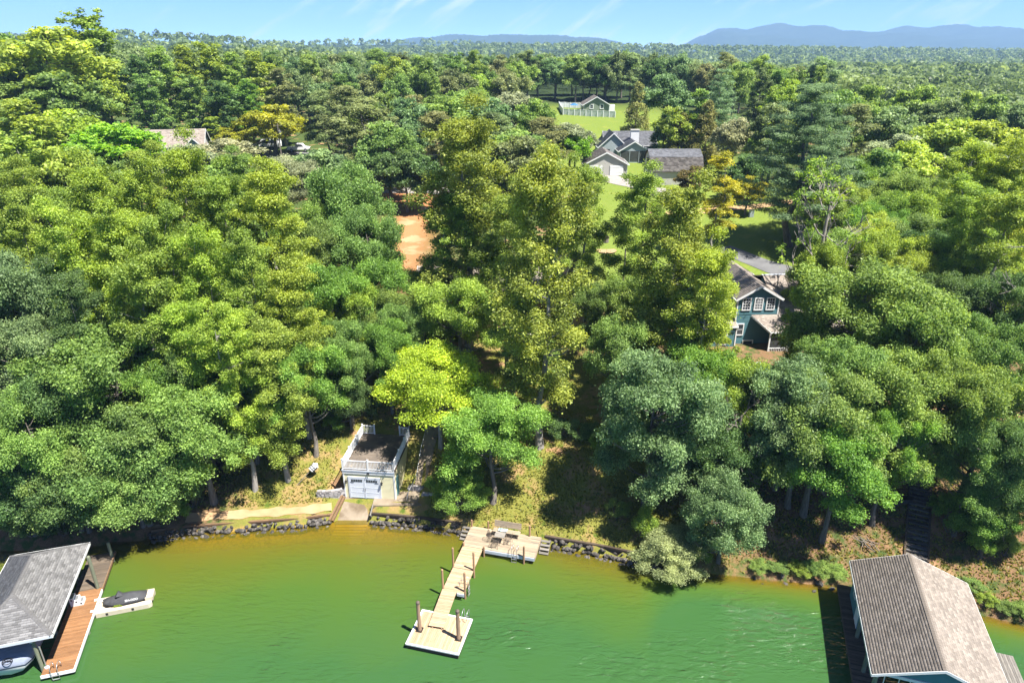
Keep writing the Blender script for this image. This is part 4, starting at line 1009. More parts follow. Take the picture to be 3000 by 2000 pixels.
# ================================================================== the wooden dock
DO = (-3.92, 44.66, 0.0); DR = R(-14.0)
def docks():
    # platform on the bank
    t = thing('dock_platform', 'weathered wooden dock platform with a bench against the bank', 'dock', DO, DR)
    n = 18; W_ = 2.55 / n
    for i in range(n):
        y = -.05 + W_ * (i + .5)
        for (a, b) in ((-.15, 2.0 + .0 * i), (2.0, 5.9)):
            plank('plank', 'deck_old', t, b - a - .008, W_ - .012, .04, ((a + b) / 2, y, .68 + random.uniform(-.004, .004)))
    boxpart('fascia', M['white_grey'], t, 1.66, 5.9, -.11, -.06, .36, .655)
    boxpart('fascia', M['deck_old'], t, 5.91, 5.95, -.06, 2.5, .4, .69)
    for x in (.1, 1.5, 3.0, 4.5, 5.75): boxpart('joist', M['tie_brown'], t, x - .04, x + .04, -.04, 2.45, .42, .655)
    for x, y, h in ((-.08, 2.42, 1.4), (1.35, 2.52, 1.45), (4.95, 2.42, 1.75), (1.72, -.14, 1.02), (5.05, -.16, 1.75), (.0, -.12, 1.1)): post(t, x, y, -1.6, h, .085)
    ladder(t, 4.25, -.02, 1.35, -.35, .42, 0, -1)
    # steps down to the water at either end
    for x0, lab, y0 in ((-.85, 'short wooden steps into the water at the left end of the platform', 1.15), (5.98, 'short wooden steps into the water at the right end of the platform', 1.05)):
        st = thing('dock_steps', lab, 'steps', (DO[0] + x0 * math.cos(DR) - y0 * math.sin(DR), DO[1] + x0 * math.sin(DR) + y0 * math.cos(DR), 0), DR, 'water steps at the platform')
        for k in range(5): plank('tread', 'deck_grey', st, .78, .25, .05, (.39, 1.15 - .29 * k, .60 - .17 * k))
        for s in (.03, .75): MB().bar((s, 1.2, .5), (s, -.15, -.3), .05, .16).build('stringer', M['deck_grey'], st)
    # pier
    t = thing('pier', 'straight plank pier running out from the platform', 'pier', DO, DR)
    W_ = .14
    for i in range(36):
        y = -.12 - W_ * (i + .5)
        plank('plank', 'deck_new', t, 1.68, W_ - .012, .04, (.78, y, (.715 if y > -2.62 else .665) + random.uniform(-.004, .004)))
    for x in (.02, .78, 1.54):
        boxpart('joist', M['tie_brown'], t, x - .03, x + .03, -5.1, -.1, .44, .64)
    boxpart('end_board', M['white_grey'], t, 1.10, 1.66, -5.22, -5.17, .42, .66)
    for x, y in ((-.06, -2.55), (1.64, -2.62), (-.06, -5.0), (1.64, -4.9)): post(t, x, y, -3.4, 2.5, .085)
    for x, y in ((-.08, -3.8), (1.58, -3.9)): post(t, x, y, -3, .62, .07)
    ladder(t, 1.60, -4.45, 1.45, -.4, .40, 1, 0, n=4)
    # gangway
    g = thing('gangway', 'sloping plank gangway from the pier to the float', 'gangway', DO, DR)
    A, B = Vector((.52, -5.12, .80)), Vector((.70, -8.62, .70)); L_ = (B - A).length; d = (B - A).normalized()
    ang = math.atan2(d.y, d.x) + math.pi / 2; n = int(L_ / .14)
    for i in range(n):
        c = A.lerp(B, (i + .5) / n); plank('plank', 'deck_new', g, 1.12, .128, .035, c, ang)
    for s in (-.48, .48): MB().bar(A + Vector((s, 0, -.09)), B + Vector((s, .1, -.09)), .06, .13).build('stringer', M['deck_new'], g)
    for s in (-.33, .36): MB().tube([B + Vector((s, .05, -.13)), B + Vector((s + .07, .06, -.13))], .07, 10).build('wheel', M['deck_new'], g)
    # float
    f = thing('floating_dock', 'square floating dock with white rub rails and tan planks', 'dock', DO, DR)
    x0, x1, y0, y1 = -.86, 2.88, -10.32, -7.2; n = 27; W_ = (x1 - x0 - .12) / n
    for i in range(n):
        x = x0 + .06 + W_ * (i + .5)
        plank('plank', 'deck_new', f, y1 - y0 - .12, W_ - .010, .04, (x, (y0 + y1) / 2, .48 + random.uniform(-.003, .003)), math.pi / 2)
    boxpart('side_board', M['tie'], f, x0, x1, y0, y1, .10, .455)
    for a in ((x0 - .05, x1 + .05, y0 - .05, y0 + .06), (x0 - .05, x1 + .05, y1 - .06, y1 + .05), (x0 - .05, x0 + .06, y0 + .06, y1 - .06), (x1 - .06, x1 + .05, y0 + .06, y1 - .06)):
        boxpart('rub_rail', M['white'], f, a[0], a[1], a[2], a[3], .40, .515)
    for x in (x0 + .5, x0 + 1.87, x1 - .5): boxpart('flotation_tub', M['black'], f, x - .4, x + .4, y0 + .15, y1 - .15, -.25, .098)
    ladder(f, 2.45, y1 + .02, 1.25, -.3, .36, 0, 1, n=3)
    for cx, cy in ((-.39, -9.0), (2.5, -9.08)):
        mb = MB()
        for a in ((-.22, .22, -.22, -.16), (-.22, .22, .16, .22), (-.22, -.16, -.16, .16), (.16, .22, -.16, .16)): mb.box(cx + a[0], cx + a[1], cy + a[2], cy + a[3], .50, .58)
        mb.build('pile_collar', M['black'], f)
    for cx, cy, lab in ((-.39, -9.0, 'tall capped piling through the left side of the float'), (2.5, -9.08, 'tall capped piling through the right side of the float')):
        wx_, wy_ = DO[0] + cx * math.cos(DR) - cy * math.sin(DR), DO[1] + cx * math.sin(DR) + cy * math.cos(DR)
        p = thing('piling', lab, 'piling', (wx_, wy_, 0), 0, 'float pilings')
        MB().tube([(0, 0, -4.5), (0, 0, .5), (0, 0, 2.98)], [.15, .145, .125], 12).build('shaft', M['pile'], p)
        MB().tube([(0, 0, 2.93), (0, 0, 3.05), (0, 0, 3.16)], [.15, .14, .02], 12).build('cap', M['metal_dark'], p)
docks()

def dock_furniture():
    def loc(x, y, z=.70): return (DO[0] + x * math.cos(DR) - y * math.sin(DR), DO[1] + x * math.sin(DR) + y * math.cos(DR), z)
    b = thing('bench', 'long plank bench with a backrest along the back of the platform', 'bench', loc(3.1, 2.12), DR)
    for k in range(3): plank('seat_board', 'deck_old', b, 2.3, .15, .04, (0, -.30 + .16 * k, .45))
    for k in range(3): plank('backrest_board', 'deck_old', b, 2.3, .17, .035, (0, .24 + .045 * k, .62 + .18 * k), rot=(R(76), 0, 0))
    for s in (-.95, 0, .95):
        MB().bar((s, .2, 0), (s, .36, 1.05), .06, .08).bar((s, -.32, 0), (s, -.32, .43), .06, .08).bar((s, -.34, .41), (s, .26, .41), .06, .06).build('leg', M['deck_old'], b)
    tw = MB(); rr = random.Random(3); nx_, ny_ = 12, 7
    vs = [(-.38 + .76 * i / nx_, -.2 + .4 * j / ny_, .03 + .05 * abs(math.sin(i * .9 + j * .6)) + rr.uniform(0, .02)) for j in range(ny_ + 1) for i in range(nx_ + 1)]
    tw.add(vs, [(j * (nx_ + 1) + i, j * (nx_ + 1) + i + 1, (j + 1) * (nx_ + 1) + i + 1, (j + 1) * (nx_ + 1) + i) for j in range(ny_) for i in range(nx_)])
    p = loc(2.75, 1.98, 1.17); o = tw.build('towel', M['towel'], None, smooth=True, loc=p, rot=(0, 0, DR))
    so = o.modifiers.new('thickness', 'SOLIDIFY'); so.thickness = .015
    tag(o, 'crumpled aqua and white towel lying on the bench', 'towel')
    u = thing('umbrella_base', 'black round umbrella stand beside the bench', 'umbrella stand', loc(1.65, 1.72), DR)
    MB().tube([(0, 0, 0), (0, 0, .05), (0, 0, .09)], [.26, .25, .05], 16).build('base', M['black'], u)
    MB().tube([(0, 0, .08), (0, 0, .5)], .025, 8).build('stem', M['black'], u)
    t = thing('patio_table', 'small wrought iron table with a wooden top on the platform', 'table', loc(2.75, 1.12), DR)
    MB().box(-.42, .42, -.32, .32, .70, .73).build('tabletop', M['deck_grey'], t)
    for sx in (-1, 1):
        for sy in (-1, 1): MB().tube([(sx * .36, sy * .27, .70), (sx * .30, sy * .20, .35), (sx * .4, sy * .3, 0)], .017, 6).build('leg', M['metal_dark'], t)
    def chair():
        c = thing('patio_chair', '', 'chair')
        mb = MB()
        for s in (-1, 1): mb.tube([(s * .24, -.24, 0), (s * .24, -.22, .42), (s * .25, .20, .42), (s * .24, .32, .92)], .016, 6)
        mb.tube([(-.24, .32, .92), (-.1, .34, .97), (.1, .34, .97), (.24, .32, .92)], .016, 6)
        mb.build('frame', M['metal_dark'], c)
        for s in (-1, 1): MB().tube([(s * .25, .20, .42), (s * .25, .30, 0)], .016, 6).build('leg', M['metal_dark'], c)
        s_ = MB()
        for k in range(7): s_.bar((-.24, -.2 + .065 * k, .425), (.24, -.2 + .065 * k, .425), .022, .012)
        s_.build('seat', M['metal_dark'], c)
        b_ = MB()
        for k in range(6): b_.tube([(-.2 + .08 * k, .21, .44), (-.2 + .08 * k, .335, .94)], .009, 5)
        b_.build('backrest', M['metal_dark'], c)
        a_ = MB()
        for s in (-1, 1): a_.tube([(s * .25, -.2, .42), (s * .27, -.16, .64), (s * .27, .24, .66)], .014, 6)
        a_.build('armrest', M['metal_dark'], c)
        return c
    base = chair(); spots = [(2.05, 1.05, 90, 'left'), (3.45, 1.1, -90, 'right'), (2.55, .45, 178, 'lake'), (2.85, 1.72, 8, 'bench')]
    for i, (x, y, a, side) in enumerate(spots):
        if i == 0: c = base
        else:
            c = base.copy(); COL.objects.link(c)
            for ch in base.children:
                d = ch.copy(); COL.objects.link(d); d.parent = c
        c.location = loc(x, y); c.rotation_euler = (0, 0, DR + R(a))
        c['label'] = 'brown wire patio chair on the %s side of the small table' % side; c['group'] = 'patio chairs on the platform'
dock_furniture()

# ================================================================== stone walls, ramp and paths at the water's edge
def rock_meshes(n=9):
    out = []
    for k in range(n):
        bm = bmesh.new(); bmesh.ops.create_icosphere(bm, subdivisions=1, radius=1.0)
        rr = random.Random(40 + k)
        sc = Vector((rr.uniform(.8, 1.25), rr.uniform(.7, 1.1), rr.uniform(.55, .9)))
        for v in bm.verts:
            v.co = Vector((v.co.x * sc.x, v.co.y * sc.y, v.co.z * sc.z)) * rr.uniform(.78, 1.15)
        me = bpy.data.meshes.new('stone'); bm.to_mesh(me); bm.free(); me.materials.append(M['rock']); out.append(me)
    return out
ROCKS = rock_meshes()
def riprap(name, label, xa, xb, n, tops=.55, group='stone walls along the shore', cap='tie'):
    x_m = (xa + xb) / 2; o = thing(name, label, 'stone wall', (x_m, float(shore_y(x_m)), 0), 0, group)
    rr = random.Random(int(xa * 10))
    for i in range(n):
        x = xa + (xb - xa) * (i + rr.uniform(-.6, .6)) / n; lev = rr.choice([0, 0, 1, 1, 2])
        d = [-.62, -.30, -.04][lev] + rr.uniform(-.12, .1); z = [-.10, .17, tops - .12][lev] + rr.uniform(-.06, .06)
        s = rr.uniform(.14, .27) * (1.15 if lev == 0 else 1)
        link('stone', rr.choice(ROCKS), o, (x - x_m, float(shore_y(x)) + d - float(shore_y(x_m)), z), (rr.uniform(0, 6), rr.uniform(-.4, .4), rr.uniform(0, 6)), (s, s * rr.uniform(.8, 1.1), s * rr.uniform(.8, 1.1)))
    # the timber that caps the wall, in lengths, and the earth face behind the stones
    L_ = 2.4; x = xa
    while x < xb - .3:
        xe = min(x + L_, xb); p, q = Vector((x - x_m, float(shore_y(x) - shore_y(x_m)) + .22, 0)), Vector((xe - x_m, float(shore_y(xe) - shore_y(x_m)) + .22, 0))
        MB().bar(p + Vector((0, 0, tops + .06)), q + Vector((-.02, 0, tops + .06)), .20, .18).build('cap_timber', M[cap], o)
        MB().bar(p + Vector((0, .0, tops - .5)), q + Vector((-.02, 0, tops - .5)), .12, .93).build('backing_timber', M['tie'], o)
        x = xe
    return o
riprap('riprap_wall', 'grey rubble stone edge below the sandy strip left of the ramp', -30.5, -15.75, 210, .50, cap='tie_brown')
riprap('riprap_wall', 'dark rubble stone wall between the launching ramp and the platform', -12.25, -4.35, 125, .62)
riprap('riprap_wall', 'dark rubble stone wall right of the platform steps', 2.75, 12.2, 140, .62)
def loose_rocks():
    rr = random.Random(88)
    ords = ['leftmost', 'second from the left', 'third from the left', 'fourth from the left', 'fifth from the left', 'sixth from the left', 'seventh from the left', 'seventh from the right', 'sixth from the right', 'fifth from the right', 'fourth from the right', 'third from the right', 'second from the right', 'rightmost']
    xs_ = sorted([rr.uniform(18.6, 20.4) for _ in range(3)] + [rr.uniform(20.5, 25.2) for _ in range(8)] + [rr.uniform(31, 38) for _ in range(3)])
    for i, x in enumerate(xs_):
        y = float(shore_y(x)) + rr.uniform(-.9, .5); s = rr.uniform(.15, .4)
        o = link('boulder', rr.choice(ROCKS), None, (x, y, max(gz(x, y), -.1) + s * .15), (rr.uniform(0, 6), 0, rr.uniform(0, 6)), (s, s, s * .8))
        tag(o, 'dark boulder at the foot of the right hand bank, ' + ords[i], 'boulder', 'boulders along the right bank')
loose_rocks()
def strip(name, pts, width, mat, label, lift=.03, n=1):
    """a path, drive or road laid on the ground along pts"""
    P = [Vector((p[0], p[1], 0)) for p in pts]; dense = []
    for a, b in zip(P, P[1:]):
        k = max(2, int((b - a).length / .7)); dense += [a.lerp(b, i / k) for i in range(k)]
    dense.append(P[-1]); mb = MB(); m_ = 6; vs = []
    for i, c in enumerate(dense):
        d = (dense[min(i + 1, len(dense) - 1)] - dense[max(0, i - 1)]).normalized(); s = Vector((-d.y, d.x, 0))
        w = width(i / (len(dense) - 1)) if callable(width) else width
        for j in range(m_ + 1):
            q = c + s * (w * (j / m_ - .5)); vs.append((q.x, q.y, gz(q.x, q.y) + lift))
    k = m_ + 1
    top = [(i * k + j, i * k + j + 1, (i + 1) * k + j + 1, (i + 1) * k + j) for i in range(len(dense) - 1) for j in range(m_)]
    mb.add(vs, top); o = mb.build(name, M[mat], smooth=True)
    return tag(o, label, kind='structure')
strip('path', [(x, float(shore_y(x)) + .95) for x in np.linspace(-28, -15.9, 20)], lambda t: .85 + .16 * math.sin(t * 23) + .1 * math.sin(t * 51 + 1), 'sand', 'sandy strip above the left stone edge', lift=.05)
def ramp_and_apron():
    # launching ramp: a concrete slope and, below the water, pale planks
    o = thing('launch_ramp', 'concrete launching ramp running from the boathouse door into the lake', 'ramp', (-13.9, 48.65, 0))
    mb = MB(); mb.add([(-1.55, -.25, -.16), (1.5, -.25, -.16), (1.5, 2.35, .99), (-1.2, 2.35, .99), (-1.55, -.25, -.5), (1.5, -.25, -.5), (1.5, 2.35, .6), (-1.2, 2.35, .6)],
                      [(0, 1, 2, 3), (4, 7, 6, 5), (0, 4, 5, 1), (1, 5, 6, 2), (2, 6, 7, 3), (3, 7, 4, 0)])
    mb.build('slope_slab', M['concrete'], o)
    for i in range(14):
        y = -.45 - .31 * i; zt = float(terrain(-13.9, 48.65 + y)) + .10
        plank('sunken_plank', 'sunk', o, 2.7, .285, .06, (-.05 - .035 * i, y, zt))
    a = MB().box(-12.33, -8.0, 49.55, 51.6, .70, 1.0).build('apron', M['concrete']); tag(a, 'flat concrete apron right of the boathouse door', 'apron', kind='structure')
    e = thing('timber_edging', 'pair of old timbers along the left side of the ramp', 'edging', (-15.5, 48.3, 0))
    MB().bar((-.35, .0, .32), (.28, 2.5, 1.15), .18, .22).build('timber', M['tie_brown'], e)
    MB().bar((-.12, .15, .15), (.48, 2.5, .98), .16, .2).build('timber', M['tie_brown'], e)
    e = thing('timber_edging', 'weathered board edging between the ramp and the grass strip', 'edging', (-12.3, 48.4, 0))
    MB().bar((0, 0, .72), (.06, 1.15, 1.03), .09, .16).build('timber', M['deck_grey'], e)
    for lab, ax, ay, bx, by, h, top in (('curved pale stone retaining wall left of the boathouse', -17.35, 50.55, -15.0, 51.05, .95, 2), ('low pale stone wall right of the concrete apron', -8.0, 50.75, -5.9, 50.35, .55, 1), ('pale block wall at the back corner of the boathouse path', -9.4, 51.9, -8.2, 51.75, .5, 1)):
        zb = min(gz(ax, ay), gz(bx, by), 1.0) - .05; w = thing('retaining_wall', lab, 'retaining wall', (ax, ay, zb))
        rr = random.Random(int(ax * 7)); Ln = math.hypot(bx - ax, by - ay); ang = math.atan2(by - ay, bx - ax); z = 0; c = 0
        while z < h:
            s = -.1 * (c % 2)
            while s < Ln - .05:
                bl = rr.uniform(.28, .46); hh = .19
                dz = -.35 * max(0, .35 - s / Ln) * 2 if top == 2 else 0
                if z + dz < h * (1 + dz):
                    bow = .18 * math.sin(math.pi * s / Ln) if top == 2 else 0
                    plank('block', 'block', w, bl - .02, .26, hh - .015, ((s + bl / 2) * math.cos(ang) + bow * math.sin(ang), (s + bl / 2) * math.sin(ang) - bow * math.cos(ang), z + hh / 2), ang + rr.uniform(-.05, .05))
                s += bl
            z += .19; c += 1
M['sunk'] = surf('algae_covered_plank', (0.80, 0.50, 0.14), (0.66, 0.38, 0.09), 1.5, .9, rnd=.12)
ramp_and_apron()
strip('path', [(-8.6, 50.9), (-8.3, 53), (-7.9, 55.5), (-7.2, 58.5), (-6.0, 61)], 1.3, 'concrete', 'worn footpath climbing past the boathouse', lift=.04)
def handrail():
    o = thing('handrail', 'bent grey pipe handrail beside the boathouse path', 'handrail', (-9.2, 50.3, gz(-9.2, 50.3)))
    pts = [(-9.35, 50.0, 0.02), (-9.28, 50.15, .5), (-9.2, 50.5, .9), (-8.95, 51.6, 1.0), (-8.75, 53.0, 1.0), (-8.55, 54.6, 1.0), (-8.1, 56.6, 1.0), (-7.7, 58.2, 1.0)]
    b = o.location; w = [Vector((x - b.x, y - b.y, gz(x, y) + h - b.z)) for x, y, h in pts]
    MB().tube(w, .035, 8).build('rail', M['metal'], o, smooth=True)
    for i in (3, 4, 5, 6, 7): MB().tube([w[i] - Vector((0, 0, 1.15)), w[i]], .03, 8).build('rail_post', M['metal'], o)
handrail()
def martin_house():
    a = ground(675, 1117); q = ground(714, 1079, .9); o = thing('bird_house', 'white banded bird house on a leaning pole on the sunny lawn', 'bird house', a)
    d = (q - a); ax = d.normalized()
    MB().tube([(0, 0, -.2), d], .035, 8).build('pole', M['pole'], o)
    rot = ax.to_track_quat('Z', 'Y').to_matrix().to_4x4(); rot.translation = d
    for i in range(3):
        mb = MB(); mb.tube([rot @ Vector((0, 0, .20 * i)), rot @ Vector((0, 0, .20 * i + .15))], .30, 8); t = mb.build('nest_tier', M['white'], o)
        h = MB()
        for k in range(8):
            an = 2 * math.pi * (k + .5) / 8; c = rot @ Vector((math.cos(an) * .285, math.sin(an) * .285, .2 * i + .07)); c2 = rot @ Vector((math.cos(an) * .31, math.sin(an) * .31, .2 * i + .07)); h.tube([c, c2], .035, 6)
        h.build('entrance_hole', M['black'], t)
        MB().tube([rot @ Vector((0, 0, .2 * i + .15)), rot @ Vector((0, 0, .2 * i + .2))], .34, 8).build('ledge', M['black' if i < 2 else 'white'], o)
    MB().tube([rot @ Vector((0, 0, .6)), rot @ Vector((0, 0, .82))], [.33, .03], 8).build('roof', M['white'], o)
martin_house()

# ================================================================== yellow boathouse
def yellow_boathouse():
    o = thing('boathouse', 'small cream sided boathouse with a railed roof deck and garage door', 'boathouse', (-14.95, 50.85, .93), R(-5.5))
    W_, D_, Hh = 4.62, 6.1, 2.85
    boxpart('wall', M['yellow'], o, .03, W_ - .03, .03, D_, 0, Hh - .02)
    dl, dr, dh = .52, 3.22, 2.12
    siding('front_siding', 'yellow', o, .06, dl - .12, .02, Hh - .3, 0.03)
    siding('front_siding', 'yellow', o, dr + .12, W_ - .06, .02, Hh - .3, 0.03)
    siding('front_siding', 'yellow', o, dl - .12, dr + .12, dh + .14, Hh - .3, 0.03)
    for x, f in ((W_ - .03, 1), (.03, -1)): siding('side_siding', 'yellow', o, .06, D_, .02, Hh - .25, 0., facing=f, Mx=side_M(x))
    # trim
    for a in ((-.02, .09, -.025, .10), (W_ - .09, W_ + .02, -.025, .10)): boxpart('corner_trim', M['white'], o, a[0], a[1], a[2], a[3], 0, Hh - .28)
    boxpart('frieze', M['white'], o, -.04, W_ + .04, -.05, .03, Hh - .28, Hh - .02)
    for s in (dl - .12, dr): boxpart('door_trim', M['white_grey'], o, s, s + .12, -.045, .03, 0, dh + .13)
    boxpart('door_trim', M['white_grey'], o, dl, dr, -.045, .03, dh, dh + .13)
    mid = (dl + dr) / 2
    for (a, b, s) in ((dl, mid - .012, -1), (mid + .012, dr, 1)):
        d = boxpart('garage_door', M['door_white'], o, a, b, -.03, .02, .03, dh)
        # raised rails and recessed sections
        w = MB(); nrow = 3
        for k in range(nrow):
            z0 = .10 + k * .52; w.box(a + .08, b - .08, -.042, -.031, z0, z0 + .045)
        w.box(a, a + .07, -.044, -.031, .03, dh); w.box(b - .07, b, -.044, -.031, .03, dh); w.box(a + .07, b - .07, -.044, -.031, dh - .1, dh)
        w.build('door_rail', M['door_white'], d)
        for k in range(5):
            pw = (b - a - .3) / 5; x = a + .15 + pw * k; rise = .05 * math.sin(math.pi * ((x + pw / 2 - dl) / (dr - dl)))
            boxpart('pane', M['glass'], d, x + .02, x + pw - .02, -.05, -.032, dh - .36, dh - .18 + rise)
        hx = a + .05 if s < 0 else b - .4; boxpart('strap_hinge', M['black'], d, hx, hx + .35, -.056, -.045, dh - .46, dh - .42)
        hx = b - .07 if s < 0 else a + .07
        MB().tube([(hx, -.045, .88), (hx, -.09, .92), (hx, -.09, 1.08), (hx, -.045, 1.12)], .015, 6).build('handle', M['black'], d)
    for x in (.25, 3.48):
        l = MB().tube([(x, -.02, 1.98), (x, -.12, 2.02), (x, -.16, 1.96)], .02, 6).build('lantern_bracket', M['black'], o)
        MB().tube([(x, -.16, 1.95), (x, -.16, 1.86), (x, -.16, 1.80)], [.03, .10, .11], 8).build('lantern_top', M['black'], l)
        MB().tube([(x, -.16, 1.80), (x, -.16, 1.62)], [.085, .065], 8).build('lantern_glass', M['glass'], l)
        MB().tube([(x, -.16, 1.62), (x, -.16, 1.58)], [.075, .04], 8).build('lantern_base', M['black'], l)
    f = MB().box(W_ / 2 - .1, W_ / 2 + .1, -.1, -.04, Hh - .14, Hh - .09).tube([(W_ / 2 - .07, -.1, Hh - .16), (W_ / 2 - .09, -.2, Hh - .22)], .04, 8).tube([(W_ / 2 + .07, -.1, Hh - .16), (W_ / 2 + .09, -.2, Hh - .22)], .04, 8).build('flood_light', M['black'], o)
    # roof deck
    dk = boxpart('roof_deck', M['membrane'], o, -.06, W_ + .06, -.06, D_ + .05, Hh, Hh + .12)
    for k in range(1, 5): boxpart('seam', M['membrane_seam'], dk, .1, W_ - .1, D_ * k / 5 - .03, D_ * k / 5 + .03, Hh + .12, Hh + .128)
    boxpart('deck_edge', M['white_grey'], o, -.08, W_ + .08, -.09, -.062, Hh + .0, Hh + .12)
    boxpart('door_in_side', M['teal_light'], o, W_ + .005, W_ + .03, .45, 1.25, .05, 2.0)
    # railing: posts, rails and balusters one by one
    zt = Hh + .12; bm_ = MB().box(-.018, .018, -.018, .018, 0, .80).mesh('baluster', M['vinyl'])
    pm = MB().box(-.055, .055, -.055, .055, 0, 1.02).box(-.075, .075, -.075, .075, 1.02, 1.06).mesh('rail_post', M['vinyl'])
    runs = [((.03, .02), (W_ - .03, .02), 2), ((.03, .02), (.03, D_ - .05), 3), ((W_ - .03, .02), (W_ - .03, D_ - .05), 3), ((.03, D_ - .05), (1.2, D_ - .05), 1), ((W_ - .03, D_ - .05), (3.65, D_ - .05), 1)]
    for (ax, ay), (bx, by), sec in runs:
        rl = thing_part('railing', o)
        L_ = math.hypot(bx - ax, by - ay); ux, uy = (bx - ax) / L_, (by - ay) / L_
        for i in range(sec + 1):
            if (ax, ay) != (.03, .02) and i == 0 and (bx, by) not in ((.03, D_ - .05),): pass
            x, y = ax + ux * L_ * i / sec, ay + uy * L_ * i / sec
            link('rail_post', pm, rl, (x, y, zt + .002))
        for z, h in ((.10, .05), (.90, .06)): MB().bar((ax, ay, zt + z), (bx, by, zt + z), .06, h).build('rail', M['vinyl'], rl)
        n = int(L_ / .125)
        for i in range(1, n):
            s = L_ * i / n
            if min(abs(s - L_ * k / sec) for k in range(sec + 1)) < .07: continue
            link('baluster', bm_, rl, (ax + ux * s, ay + uy * s, zt + .1))
def thing_part(name, parent):
    e = bpy.data.objects.new(name, None); COL.objects.link(e); e.parent = parent; return e
M['membrane_seam'] = surf('membrane_seam', (0.19, 0.15, 0.115), (0.10, 0.08, 0.065), 2.5, .95)
yellow_boathouse()
# ================================================================== grey-roofed boathouse at lower left
def left_boathouse():
    L0 = (-28.8, 32.75, 0); LR = R(16.5)
    def W(x, y, z): c, s = math.cos(LR), math.sin(LR); return (L0[0] + c * x - s * y, L0[1] + s * x + c * y, z)
    d = thing('boathouse_dock', 'red brown plank dock with white edging beside the grey-roofed boathouse', 'dock', L0, LR)
    y = 0.02
    while y < 11.9:
        dark = y > 7.6  # back boards are brown; their shade is painted in by the darker planks
        plank('plank', 'deck_dark' if dark else 'deck_red', d, 1.9, .132, .04, (-.98, y + .07, .48 + random.uniform(-.003, .003))); y += .14
    boxpart('edge_board', M['white'], d, -.03, .03, -.03, 7.5, .28, .515)
    boxpart('edge_board', M['tie_brown'], d, -.03, .03, 7.5, 11.95, .28, .51)
    boxpart('edge_board', M['white'], d, -1.95, -.03, -.05, .0, .28, .515)
    for x in (-1.8, -1.0, -.2): boxpart('joist', M['tie_brown'], d, x - .05, x + .05, .05, 11.9, .22, .455)
    ladder(d, -1.05, .0, 1.15, -.5, .42, 0, -1, n=4)
    for x, y, h in ((-.35, 7.75, 3.5), (-.12, 11.3, 1.9), (-.1, 3.6, .45)): post(d, x, y, -3, h, .13, 'pile_green', 'pile')
    b = thing('boathouse', 'open boathouse with a grey shingled hip roof over a covered boat', 'boathouse', L0, LR)
    x0, x1, y0, y1, ze, zr = -6.0, -.76, .4, 9.7, 3.3, 5.0; xm = (x0 + x1) / 2; h = (x1 - x0) / 2
    ra, rb = (xm, y0 + h, zr), (xm, y1 - h, zr)
    cs = [(x0, y0, ze), (x1, y0, ze), (x1, y1, ze), (x0, y1, ze)]
    shingles('roof_plane', [cs[1], cs[2], rb, ra], 'sh_grey', b, .34, .15, seed=2)
    shingles('roof_plane', [cs[0], cs[1], ra], 'sh_grey', b, .34, .15, seed=3)
    shingles('roof_plane', [cs[2], cs[3], rb], 'sh_grey', b, .34, .15, seed=4)
    shingles('roof_plane', [cs[3], cs[0], ra, rb], 'sh_grey', b, .34, .15, seed=5)
    # ridge and hip caps, tab by tab in one run each
    for p, q in ((ra, rb), (cs[0], ra), (cs[1], ra), (cs[2], rb), (cs[3], rb)):
        mb = MB(); p, q = Vector(p), Vector(q); n = max(3, int((q - p).length / .22)); s = (q - p).cross(Vector((0, 0, 1))).normalized()
        for i in range(n):
            a, c = p.lerp(q, i / n), p.lerp(q, (i + 1.15) / n); up = Vector((0, 0, .055)); dn = Vector((0, 0, -.02))
            mb.add([a - s * .14 + dn, a + up * .9, a + s * .14 + dn, c - s * .14 + dn + Vector((0, 0, -.012)), c + up * .8 + Vector((0, 0, -.012)), c + s * .14 + dn + Vector((0, 0, -.012))], [(0, 1, 4, 3), (1, 2, 5, 4), (0, 2, 1)])
        o = mb.build('ridge_cap', M['sh_grey'], b)
    f = MB()
    boxpart('fascia', M['white_grey'], b, x0 - .02, x1 + .02, y0 - .05, y0 - .012, ze - .20, ze + .01)
    boxpart('fascia', M['white'], b, x1 + .012, x1 + .05, y0 - .05, y1 + .03, ze - .20, ze + .01)
    boxpart('fascia', M['white'], b, x0 - .05, x0 - .012, y0 - .05, y1 + .03, ze - .20, ze + .01)
    boxpart('fascia', M['white'], b, x0, x1, y1 + .01, y1 + .05, ze - .20, ze + .01)
    boxpart('ceiling', M['offwhite'], b, x0 + .02, x1 - .02, y0 + .02, y1 - .02, ze - .22, ze - .19)
    for x in (-2.05, -5.7):
        for y in (.75, 3.7, 6.6, 9.2): post(b, x, y, -3, ze - .2, .12, 'pile_green', 'pile')
    for x in (-2.05, -5.7): boxpart('beam', M['offwhite'], b, x - .08, x + .08, .5, 9.5, ze - .45, ze - .225)
    boxpart('beam', M['offwhite'], b, -5.6, -2.15, .68, .84, ze - .45, ze - .225)
    # boat under its cover
    t = thing('boat', 'white hulled boat under a blue grey cover inside the boathouse', 'boat', W(-3.85, .75, .55), LR)
    secs = [(0, .92, .60), (.5, 1.25, .86), (1.6, 1.36, 1.0), (3.2, 1.36, 1.05), (4.6, 1.18, .98), (5.6, .72, .86), (6.1, .18, .72)]
    def loft(name, mat, fn, sm=True):
        mb = MB(); rings = [fn(*s) for s in secs]; n = len(rings[0]); vs = [p for r in rings for p in r]
        fs = [(i * n + k, i * n + k + 1, (i + 1) * n + k + 1, (i + 1) * n + k) for i in range(len(rings) - 1) for k in range(n - 1)]
        fs += [tuple(range(n)), tuple(range(len(vs) - 1, len(vs) - n - 1, -1))]
        mb.add(vs, fs); return mb.build(name, mat, t, smooth=sm)
